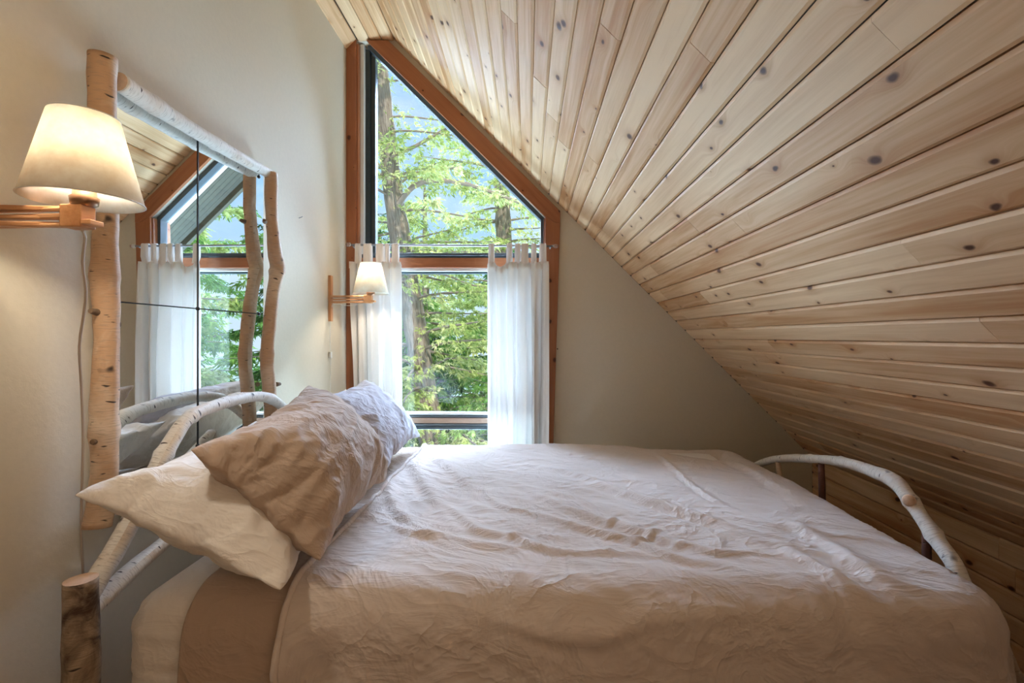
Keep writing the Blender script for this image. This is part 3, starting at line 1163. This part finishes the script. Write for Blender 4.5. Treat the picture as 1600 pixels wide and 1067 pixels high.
tube('footboard_arch', foot, [.022, .022, .021, .020, .0205, .021, .0215, .023, .020, .018, .017, .017, .016, .017], M['birch'], bed, lump=.06, seed=8,
     knots=((.36, .015, .006), (.46, .012, .005), (.8, .01, .003), (1.0, .01, .003)), step=.015)
tube('footboard_spindle', [(FX, 1.90, .18), (FX + .005, 1.90, .5), (FX, 1.905, .83)], [.014, .013, .011], M['redbark'], bed, lump=.08, seed=9)
tube('footboard_spindle', [(FX, 2.12, .18), (FX, 2.18, .5), (FX, 2.235, .725)], [.013, .013, .011], M['birchtan'], bed, lump=.08, seed=10)
tube('footboard_spindle', [(FX, 1.40, .18), (FX, 1.40, .5), (FX, 1.40, .74)], [.014, .013, .011], M['redbark'], bed, lump=.08, seed=19)
for y in (1.10, 2.62):
    tube('side_rail', [(-1.0, y + (.02 if y < 2 else -.02), .27), (0, y + (.02 if y < 2 else -.02), .275), (1.13, y + (.02 if y < 2 else -.02), .27)], .032, M['birchtan'], bed, lump=.05, seed=11, step=.06)
for x in (-1.0, 1.13):
    tube('cross_rail', [(x, 1.12, .18), (x, 1.86, .185), (x, 2.6, .18)], .03, M['birchtan'], bed, lump=.05, seed=12, step=.06)
# sawn branch stub on the foot arch
p = atX(1418, 784, FX - .02)
st = lathe('branch_stub', [(0.0, .0), (.013, .0), (.017, -.006), (.018, -.016)], M['cutwood'], (0, 0, 0), bed, seg=18)
st.location = p + Vector((-.002, -.01, .008)) - Vector(bed.location)
st.rotation_euler = Vector((-.55, -.8, .35)).to_track_quat('Z', 'Y').to_euler()

# ---------------------------------------------------------------- mirror on the left wall
MX = -1.075
mir = empty('wall_mirror', (-AW, 1.65, 1.4), label='tall mirror of four panes framed in birch logs on the left wall', cat='mirror')
lp = [atX(a, b_, MX) for a, b_ in [(160, 88), (160, 180), (166, 300), (164, 420), (167, 520), (163, 640), (163, 740), (152, 824)]]
tube('frame_post', lp, [.030, .029, .027, .028, .027, .029, .028, .031], M['birchtan'], mir, seg=20, lump=.07, seed=21, cap=M['stub'],
     knots=((.55, .015, .004), (.95, .02, .005)))
rp = [atX(a, b_, MX) for a, b_ in [(424, 270), (424, 330), (430, 400), (434, 418), (428, 450), (422, 500), (417, 560), (421, 610), (424, 664), (426, 715)]]
tube('frame_post', rp, [.024, .024, .027, .029, .026, .025, .025, .026, .026, .027], M['birchtan'], mir, seg=18, lump=.08, seed=22, cap=M['stub'],
     knots=((.42, .015, .005), (.78, .015, .004)))
tp = [atX(a, b_, MX - .012) for a, b_ in [(184, 127), (240, 164), (300, 202), (360, 238), (421, 272)]]
tube('frame_rail', tp, [.026, .025, .023, .022, .020], M['birch'], mir, seg=18, lump=.05, seed=23, cap=M['cutwood'],
     knots=((.13, .012, .004), (.4, .01, .003)))
bp = [Vector((MX - .012, lp[-2].y + .02, .855)), Vector((MX - .012, 1.65, .85)), Vector((MX - .012, 2.03, .855))]
tube('frame_rail', bp, [.024, .023, .022], M['birch'], mir, seg=16, lump=.05, seed=24)
gx = -AW + .010
y0m, y1m, z0m, z1m = 1.262, 2.045, .83, 1.985
ymid, zmid = (gx * F / (309 - VX)), 1.395
for (ya, yb) in ((y0m, ymid - .0012), (ymid + .0012, y1m)):
    for (za, zb) in ((z0m, zmid - .0012), (zmid + .0012, z1m)):
        box('mirror_pane', (-AW + .006, ya, za), (gx, yb, zb), M['mirror'], mir)
box('mirror_joint', (gx - .001, ymid - .0020, z0m), (gx + .0022, ymid + .0020, z1m), M['black'], mir)
box('mirror_joint', (gx - .001, y0m, zmid - .002), (gx + .002, y1m - .03, zmid + .002), M['black'], mir)
box('mirror_back', (-AW, y0m - .005, z0m - .01), (-AW + .006, y1m + .005, z1m + .01), M['black'], mir)
for (yy, zz_) in ((ymid, zmid), (y1m - .035, zmid), (ymid, z1m - .012), (y1m - .035, z1m - .02), (ymid, z0m + .1)):
    o = lathe('clip', [(0, .006), (.005, .005), (.0075, .001), (.0075, 0)], M['black'], (0, 0, 0), mir, seg=14)
    o.location = Vector((gx, yy, zz_)) - Vector(mir.location)
    o.rotation_euler = (0, R(90), 0)
# twig stubs on the log frame
for k, (px, py, ln, dr) in enumerate([(148, 487, .02, (.1, -1, .1)), (181, 507, .015, (.6, .6, 0)), (147, 690, .008, (0, -1, 0)), (176, 652, .01, (1, -.2, .1)),
                                      (437, 422, .012, (.5, .7, 0)), (413, 345, .012, (.3, -.8, .1)), (414, 548, .010, (.3, -.8, 0)), (436, 600, .010, (.3, .8, 0))]):
    c = atX(px, py, MX)
    d = Vector(dr).normalized()
    tube('twig_stub', [c - d * .012, c, c + d * ln * .7], [.010, .008, .006], M['stub'], mir, seg=10, lump=.1, seed=30 + k, step=.006)

# ---------------------------------------------------------------- swing-arm lamps


def wall_lamp(y, zarm, xs, label, seed, power, arm_y=None):
    root = empty('wall_lamp', (-AW, y, zarm), label=label, cat='lamp', group='swing-arm wall lamps')
    ys = arm_y if arm_y is not None else y
    # wall plate
    board('wall_plate', (-AW, y - .014, zarm - .125), (-AW, y - .014, zarm + .135), (0, 1, 0), .028, (1, 0, 0), .018, M['lampwood'], root)
    # two pairs of slats form the folded arm
    for k, (dz, dy0, dy1) in enumerate(((.016, -.012, .006), (.0, .012, -.004), (-.016, -.010, .006))):
        board('arm_slat', (-AW + .016, y - .008 + dy0, zarm + dz - .005), (xs - .02, ys - .008 + dy1, zarm + dz - .005), (0, 1, 0), .016, (0, 0, 1), .010, M['lampwood'], root, bevel=.002)
        board('arm_slat', (-AW + .02, y - .006 - dy0, zarm + dz - .006), (xs - .03, ys - .006 - dy1, zarm + dz - .006), (0, 1, 0), .012, (0, 0, 1), .007, M['lampwood'], root, bevel=.002)
    box('arm_block', (xs - .035, ys - .018, zarm - .024), (xs + .008, ys + .018, zarm + .022), M['lampwood'], root, bevel=.003)
    box('foot_block', (xs - .014, ys - .016, zarm - .018), (xs + .026, ys + .016, zarm - .008), M['lampwood'], root, bevel=.002)
    zb = zarm + .031      # bottom of the shade
    lathe('socket', [(.014, 0), (.022, .004), (.024, .018), (.019, .022), (.019, .055), (0, .055)], M['brass'], (xs, ys, zarm + .02), root, seg=24)
    prof = [(.0975, 0), (.0985, .003), (.0965, .003), (.057, .183), (.0555, .183), (.0945, .004), (.0955, 0)]
    sh = lathe('lamp_shade', [(.0975, 0), (.0565, .172)], M['shade'], (xs, ys, zb), root, seg=64)
    # open top and bottom: remove the end caps
    bmx = bmesh.new()
    bmx.from_mesh(sh.data)
    bmesh.ops.delete(bmx, geom=[f for f in bmx.faces if len(f.verts) > 4], context='FACES')
    bmx.to_mesh(sh.data)
    bmx.free()
    so = sh.modifiers.new('thickness', 'SOLIDIFY')
    so.thickness = .0012
    for zr, rr_ in ((zb + .001, .0978), (zb + .171, .0568)):
        ring = [(xs + rr_ * math.cos(a), ys + rr_ * math.sin(a), zr) for a in np.linspace(0, 2 * math.pi, 49)]
        tube('shade_rim', ring, .0011, M['whiteplastic'], sh, seg=6, step=.02)
    lathe('bulb', [(0, -.012), (.012, -.01), (.014, .01), (.026, .04), (.030, .06), (.026, .08), (.013, .092), (0, .094)], M['bulb'], (xs, ys, zb + .068), root, seg=24)
    return root


YN = .98
L1 = wall_lamp(.975, 1.542, -.895, 'near left swing-arm wall lamp with large lit parchment shade and pine arm', 0, 0)
L2 = wall_lamp(2.745, 1.512, -.885, 'far small lit wall lamp with pine arm beside the window curtain', 1, 0, arm_y=2.72)
for (x, y, zz_) in ((-.895, .975, 1.66), (-.885, 2.72, 1.63)):
    lamp('bulb_light', 'POINT', 15.0, (1.0, .92, .78), loc=(x, y, zz_), shadow_soft_size=.03)

# cords
cl = [(-.90, .975, 1.515)] + [P(a, b_, Y) for a, b_, Y in [(133, 370, 1.0), (129, 410, 1.03), (134, 455, 1.06), (131, 490, 1.08), (124, 540, 1.1), (127, 600, 1.13), (130, 680, 1.16), (128, 760, 1.18), (127, 830, 1.2), (130, 900, 1.22)]]
tube('cord', cl[:], .0028, M['cord'], L1, seg=8)
yl = 2.735
cf = [(-.89, 2.72, 1.495), (-1.0, 2.73, 1.475), (-1.09, 2.735, 1.485), (-1.115, 2.74, 1.46), (-1.12, 2.735, 1.30), (-1.12, 2.745, 1.2), (-1.12, 2.74, 1.05), (-1.12, 2.73, .85), (-1.12, 2.73, .6)]
tube('cord', cf, .0016, M['whiteplastic'], L2, seg=6)
box('cord_switch', (-1.127, 2.728, 1.178), (-1.112, 2.748, 1.215), M['whiteplastic'], L2, bevel=.004)
# bare picture hook
pk = P(467, 340, AW * F / (VX - 467))
nl = tube('picture_nail', [pk + Vector((-.004, 0, -.003)), pk + Vector((.012, 0, .002)), pk + Vector((.018, 0, .006))], [.0022, .0018, .0022], M['steel'], None, seg=8, step=.004)
props(nl, 'small bare nail in the left wall between mirror and window', 'nail')
sp = P(871, 545)
scw = lathe('wall_screw', [(0, .003), (.004, .002), (.005, 0)], M['stub'], (0, 0, 0), None, seg=12, label='tiny dark screw head in the wall right of the window', cat='screw')
scw.location = sp
scw.rotation_euler = (R(90), 0, 0)

# ---------------------------------------------------------------- curtain rod and curtains
YR = D - .075


def PR(px, py):
    return P(px, py, YR)


rod = empty('curtain_rod', PR(705, 384), label='thin metal curtain rod with glass finials across the window', cat='curtain rod')
tube('rod', [PR(549, 382.5), PR(700, 383.5), PR(864, 384.5)], .0062, M['steel'], rod, seg=14, step=.1)
for px, py in ((545, 382), (868, 384.5)):
    o = lathe('finial', [(0, -.018), (.008, -.015), (.013, -.004), (.013, .004), (.008, .015), (0, .018)], M['crystal'], (0, 0, 0), rod, seg=10)
    o.location = PR(px, py) - Vector(rod.location)
    o.rotation_euler = (0, R(90), 0)
for px in (552, 860):
    c = PR(px, 384)
    tube('bracket', [c + Vector((0, .002, -.004)), c + Vector((0, .03, -.008)), c + Vector((0, .055, -.006))], .005, M['steel'], rod, seg=8)


def curtain(pxs, waves, tabs, label, seed, zb=.33):
    """pxs: (left,right) top, (left,right) bottom in pixels on the rod's plane; tabs: px centres and half widths"""
    (tl, tr_), (bl, br) = pxs
    zt = PR(0, 409).z
    nu, nv = 150, 70
    rg = random.Random(seed)
    ph = rg.uniform(0, 6)
    G = np.zeros((nu, nv, 3))
    lft_t, rgt_t = PR(tl, 0).x, PR(tr_, 0).x
    lft_b, rgt_b = PR(bl, 0).x, PR(br, 0).x
    s = np.linspace(0, 1, nu)
    t_ = np.linspace(0, 1, nv)
    S, T_ = np.meshgrid(s, t_, indexing='ij')
    wob = 0.10 * pn(S * 4 + seed * 3.1, T_ * 0.7 + 2) + 0.02 * pn(S * 9, T_ * 3)
    phase = (S + wob) * waves * 2 * math.pi + ph
    amp = .012 + .018 * np.clip(T_ * 3, 0, 1)
    G[..., 0] = (lft_t * (1 - S) + rgt_t * S) * (1 - T_) + (lft_b * (1 - S) + rgt_b * S) * T_ + .006 * np.cos(phase) * (T_ > 0)
    G[..., 1] = YR - .004 + amp * np.sin(phase) + .010 * np.sin(phase * 2.3 + 1) * np.clip(T_ * 2, 0, 1)
    sag = np.zeros_like(s)
    for a, b_ in zip(tabs, tabs[1:]):
        xa, xb = (a[0] + a[1] - tl) / (tr_ - tl), (b_[0] - b_[1] - tl) / (tr_ - tl)
        if xb > xa:
            q = np.clip((s - xa) / (xb - xa), 0, 1)
            sag += np.sin(q * math.pi) ** .7 * min(.045, (xb - xa) * (rgt_t - lft_t) * .45) * ((s > xa) & (s < xb))
    top = zt - sag[:, None]
    G[..., 2] = top * (1 - T_) + zb * T_
    o = grid_mesh('curtain', G, nu, nv, M['curtain'], label=label, cat='curtain', group='tab-top curtains')
    # tabs looping over the rod
    for k, (cx, hw) in enumerate(tabs):
        si = min(nu - 1, max(0, int(round((cx - tl) / (tr_ - tl) * (nu - 1)))))
        y_low = G[si, 0, 1]
        z_low = zt - .012
        xc = PR(cx, 0).x
        w_ = (PR(hw, 0).x - PR(0, 0).x)
        zr = PR(cx, 383).z
        prof = [(y_low - .002, z_low), (YR - .010, zt + .03), (YR - .0095, zr), (YR - .006, zr + .0085), (YR, zr + .0105), (YR + .006, zr + .0085), (YR + .0095, zr), (YR + .010, zt + .03), (y_low + .004, z_low)]
        Gt = np.zeros((7, len(prof), 3))
        for i in range(7):
            f = i / 6 * 2 - 1
            for j, (yy, z__) in enumerate(prof):
                pinch = .78 + .22 * abs(j - 4) / 4
                Gt[i, j] = (xc + f * w_ * pinch, yy + .003 * math.cos(f * 4 + k), z__)
        grid_mesh('curtain_tab', Gt, 7, len(prof), M['hem'], o)
    # stitched header band
    nb_ = 8
    H = G[:, :nb_, :].copy()
    for j in range(nb_):
        H[:, j, 2] = top[:, 0] - .042 * j / (nb_ - 1)
        H[:, j, 1] = G[:, 0, 1] - .0015
    H[..., 0] = G[:, :1, 0]
    grid_mesh('header_band', H, nu, nb_, M['hem'], o)
    return o


curtain(((547, 626), (556, 630)), 4.2, [(560, 5), (575, 7), (594, 6.5), (605, 4), (618, 6)], 'white tab-top curtain left of the window, behind the far wall lamp', 2)
curtain(((763, 857), (764, 857)), 5.2, [(768, 5), (796, 5), (809, 5), (820, 6), (834, 4.5), (848, 6)], 'white tab-top curtain on the right side of the window', 5)

# ---------------------------------------------------------------- outdoors
GZ = -2.4
gr = np.random.default_rng(5)
n = 60
gx_, gy_ = np.meshgrid(np.linspace(-22, 24, n), np.linspace(4.2, 34, n), indexing='ij')
gz_ = GZ + .35 * pn(gx_ * .3, gy_ * .3) + np.clip(gy_ - 9, 0, 99) * .09
grid_mesh('ground', np.stack([gx_, gy_, gz_], -1), n, n, M['ground'], kind='structure')


def foliage_mesh(name, anchors, dirs, size, mat, parent, leaves=7, seed=0):
    """drooping fan sprays: every anchor carries a fan of slim leaflets"""
    rg = np.random.default_rng(seed)
    n = len(anchors)
    A = np.array(anchors)
    Dr = np.array(dirs)
    Dr = Dr + rg.normal(size=Dr.shape) * .45
    Dr[:, 2] -= .45
    Dr /= np.linalg.norm(Dr, axis=1)[:, None]
    side = np.cross(Dr, np.array([0, 0, 1.0]) + rg.normal(size=Dr.shape) * .5)
    side /= np.linalg.norm(side, axis=1)[:, None]
    vs, L = [], size * rg.uniform(.6, 1.35, n)
    for k in range(leaves):
        f = (k / (leaves - 1) - .5) * 2
        t0 = .15 + .5 * (1 - abs(f)) * rg.uniform(.6, 1, n)
        dirk = Dr * (1 - .45 * abs(f)) + side * f * .95 + rg.normal(size=Dr.shape) * .14
        base = A + Dr * (L * t0 * (1 - abs(f)) * .6)[:, None]
        ln = L * (1 - .35 * abs(f))
        w_ = ln * .13
        pv = np.cross(dirk, np.cross(dirk, side) + rg.normal(size=Dr.shape) * .4)
        pv /= np.linalg.norm(pv, axis=1)[:, None] + 1e-9
        mid = base + dirk * (ln * .5)[:, None]
        tip = base + dirk * ln[:, None] - np.array([0, 0, 1.0]) * (ln * .18)[:, None]
        vs.append(np.stack([base, mid + pv * w_[:, None], tip, mid - pv * w_[:, None]], 1))
    V = np.concatenate(vs).reshape(-1, 3)
    nf = len(V) // 4
    me = bpy.data.meshes.new(name)
    me.vertices.add(len(V))
    me.vertices.foreach_set('co', V.reshape(-1))
    me.loops.add(nf * 4)
    me.loops.foreach_set('vertex_index', np.arange(nf * 4))
    me.polygons.add(nf)
    me.polygons.foreach_set('loop_start', np.arange(nf) * 4)
    me.polygons.foreach_set('loop_total', np.full(nf, 4))
    me.update()
    return link(name, me, mat, parent, kind='stuff')


def tree(trunk_pts, trunk_r, nbr, zlo, zhi, blen, leafsize, spr, mat, seed, label, hero=(), bias=None, group='cedar trees outside the window', crown=1.0):
    rg = random.Random(seed)
    base = Vector(trunk_pts[0])
    root = empty('cedar_tree', base, label=label, cat='tree', group=group)
    tube('trunk', trunk_pts, trunk_r, M['trunk'], root, seg=12, lump=.10, seed=seed, step=.2)
    path, rr = smooth_path(trunk_pts, .1, list(trunk_r))
    cand = [(p, r) for p, r in zip(path, rr) if zlo <= p.z <= zhi]
    anchors, dirs = [], []
    bmv = []
    branches = [([Vector(p) for p in h], r) for h, r in hero]
    for k in range(nbr):
        p, r = cand[int(rg.random() * len(cand))]
        az = rg.uniform(0, 2 * math.pi) if bias is None or rg.random() < .3 else rg.gauss(bias, .7)
        fr = (p.z - zlo) / max(.1, zhi - zlo)
        ln = blen * (1.1 - .75 * fr * crown) * rg.uniform(.6, 1.15)
        up = rg.uniform(-.05, .35)
        d = Vector((math.cos(az), math.sin(az), up))
        q = [p]
        cur, dd = Vector(p), d.copy()
        for s in range(5):
            cur = cur + dd * ln / 5
            dd = dd + Vector((rg.uniform(-.15, .15), rg.uniform(-.15, .15), -.13 + .06 * s))
            q.append(cur.copy())
        branches.append((q, max(.012, r * .16)))
    bm = bmesh.new()
    for q, r in branches:
        pth = smooth_path(q, .15)
        # branch wood: thin four-sided limb
        prev = None
        for i, c in enumerate(pth):
            tdir = (pth[min(i + 1, len(pth) - 1)] - pth[max(i - 1, 0)]).normalized()
            nn = tdir.orthogonal().normalized()
            bb = tdir.cross(nn)
            rad = r * (1 - .8 * i / len(pth))
            ring = [bm.verts.new(c + (nn * math.cos(a) + bb * math.sin(a)) * rad) for a in (0, 1.257, 2.513, 3.77, 5.027)]
            if prev:
                for a in range(5):
                    bm.faces.new((prev[a], prev[(a + 1) % 5], ring[(a + 1) % 5], ring[a]))
            prev = ring
        L = sum((pth[i + 1] - pth[i]).length for i in range(len(pth) - 1))
        cnt = max(6, int(spr * L))
        for c_ in range(cnt):
            tt = rg.random() ** .7
            i = min(len(pth) - 2, int(tt * (len(pth) - 1)))
            c = pth[i].lerp(pth[i + 1], rg.random())
            tdir = (pth[i + 1] - pth[i]).normalized()
            sd_ = tdir.cross(Vector((0, 0, 1))).normalized() * rg.choice((-1, 1))
            outd = (tdir * .5 + sd_ * rg.uniform(.3, 1.2)).normalized()
            reach = rg.uniform(0, .30) * (1.2 - tt) * min(1.3, L)
            anchors.append(c + outd * reach + Vector((0, 0, rg.uniform(-.10, .04))))
            dirs.append(outd)
    from_bm('branches', bm, M['trunk'], root, smooth=True, kind='stuff')
    foliage_mesh('foliage', anchors, dirs, leafsize, mat, root, seed=seed)
    return root


def TP(l, Y):
    return [P(a, b_, Y) for a, b_ in l]


def grounded(pts):
    p = pts[0].copy()
    return [Vector((p.x + .1, p.y, GZ - .1))] + pts


# main trunk left in the window, with the long bare limbs the photograph shows
YA = 7.0
ta = grounded(TP([(690, 760), (678, 700), (668, 640), (656, 560), (642, 470), (626, 375), (616, 310), (606, 230), (598, 150), (590, 60), (585, -80)], YA))
hero = [
    (TP([(622, 320), (645, 292), (680, 282), (730, 288), (780, 305), (830, 325), (870, 350)], YA - .3), .045),
    (TP([(612, 300), (640, 275), (690, 262), (740, 272)], YA + .4), .025),
    (TP([(610, 245), (650, 228), (690, 205), (720, 190)], YA - .2), .035),
    (TP([(640, 430), (690, 428), (740, 446), (800, 450)], YA - .4), .02),
    (TP([(655, 590), (700, 560), (760, 565)], YA - .3), .02),
]
tree(ta, [.21, .20, .19, .175, .165, .155, .15, .14, .13, .12, .11, .09], 80, -.6, 5.6, 1.5, .075, 85, M['leaf_pale'], 1,
     'big grey cedar trunk leaning left in the window with long bare limbs', hero=hero, crown=.4)
tree(grounded(TP([(795, 700), (792, 500), (788, 380), (784, 300), (778, 200), (775, 80)], 9.5)), [.19, .18, .17, .16, .15, .12, .09], 60, -1.0, 5.4, 1.8, .085, 70,
     M['leaf_pale'], 2, 'slender cedar trunk standing behind at the right of the upper pane', crown=.5)
tree([Vector((.0, 6.4, GZ)), Vector((-.05, 6.4, -.5)), Vector((-.1, 6.45, .9))], [.08, .06, .02], 60, -2.0, .8, 1.3, .085, 70, M['leaf_mid'], 3,
     'low bushy green young cedar filling the lower pane', crown=.6)
tree([Vector((-1.7, 8.2, GZ)), Vector((-1.7, 8.2, 0)), Vector((-1.75, 8.2, 2.1))], [.11, .08, .03], 70, -1.8, 2.0, 1.7, .10, 62, M['leaf_mid'], 4,
     'leafy green cedar behind the leaning trunk')
specs = [(4.6, 8.0, 4.2, 2.0, 'leaf_mid', 'bushy cedar right of the mirrored pale cedar'),
         (6.6, 9.0, 5.5, 2.2, 'leaf_pale', 'pale cedar at the far right edge outdoors'),
         (2.4, 10.5, 3.2, 2.2, 'leaf_dark', 'low dark cedar between the mirrored trees'),
         (7.5, 14.0, 7.5, 3.0, 'leaf_mid', 'distant mid green cedar far right'),
         (4.2, 6.2, 1.4, 1.7, 'leaf_pale', 'low pale cedar near the house on the right'),
         (2.4, 6.3, .6, 1.4, 'leaf_mid', 'short cedar bush close to the house on the right'),
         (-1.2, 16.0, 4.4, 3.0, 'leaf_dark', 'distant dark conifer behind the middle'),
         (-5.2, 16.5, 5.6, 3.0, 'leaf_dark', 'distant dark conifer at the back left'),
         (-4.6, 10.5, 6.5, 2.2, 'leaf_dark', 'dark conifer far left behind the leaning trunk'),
         (-.7, 12.5, 2.9, 2.4, 'leaf_mid', 'mid green conifer far behind the middle of the window'),
         (-2.8, 13.0, 5.4, 2.4, 'leaf_pale', 'tall pale conifer far behind the window'),
         (1.8, 8.6, 3.2, 2.1, 'leaf_mid', 'bushy cedar seen in the mirror beyond the glass'),
         (3.3, 7.2, 5.0, 2.0, 'leaf_pale', 'pale bright cedar seen in the right of the mirror'),
         (5.0, 10.0, 7.0, 2.6, 'leaf_mid', 'tall cedar far right outdoors'),
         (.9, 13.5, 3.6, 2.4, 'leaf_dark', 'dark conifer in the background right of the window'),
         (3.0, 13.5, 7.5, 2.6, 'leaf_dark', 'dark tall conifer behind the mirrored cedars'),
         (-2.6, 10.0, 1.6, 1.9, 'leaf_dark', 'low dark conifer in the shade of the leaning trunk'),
         (-6.6, 13.5, 7.0, 2.6, 'leaf_mid', 'mid green conifer at the far left outdoors'),
         (.3, 9.6, .7, 1.6, 'leaf_pale', 'low pale cedar shoots at the right of the lower pane')]
for k, (x, y, h, bl, mt_, lb) in enumerate(specs):
    tree([Vector((x, y, GZ)), Vector((x + .05, y, GZ + (h - GZ) * .5)), Vector((x, y + .1, h))], [.16, .12, .03], 62, GZ + .5, h - .1, bl, .15, 34, M[mt_], 20 + k, lb,
         crown=.9)
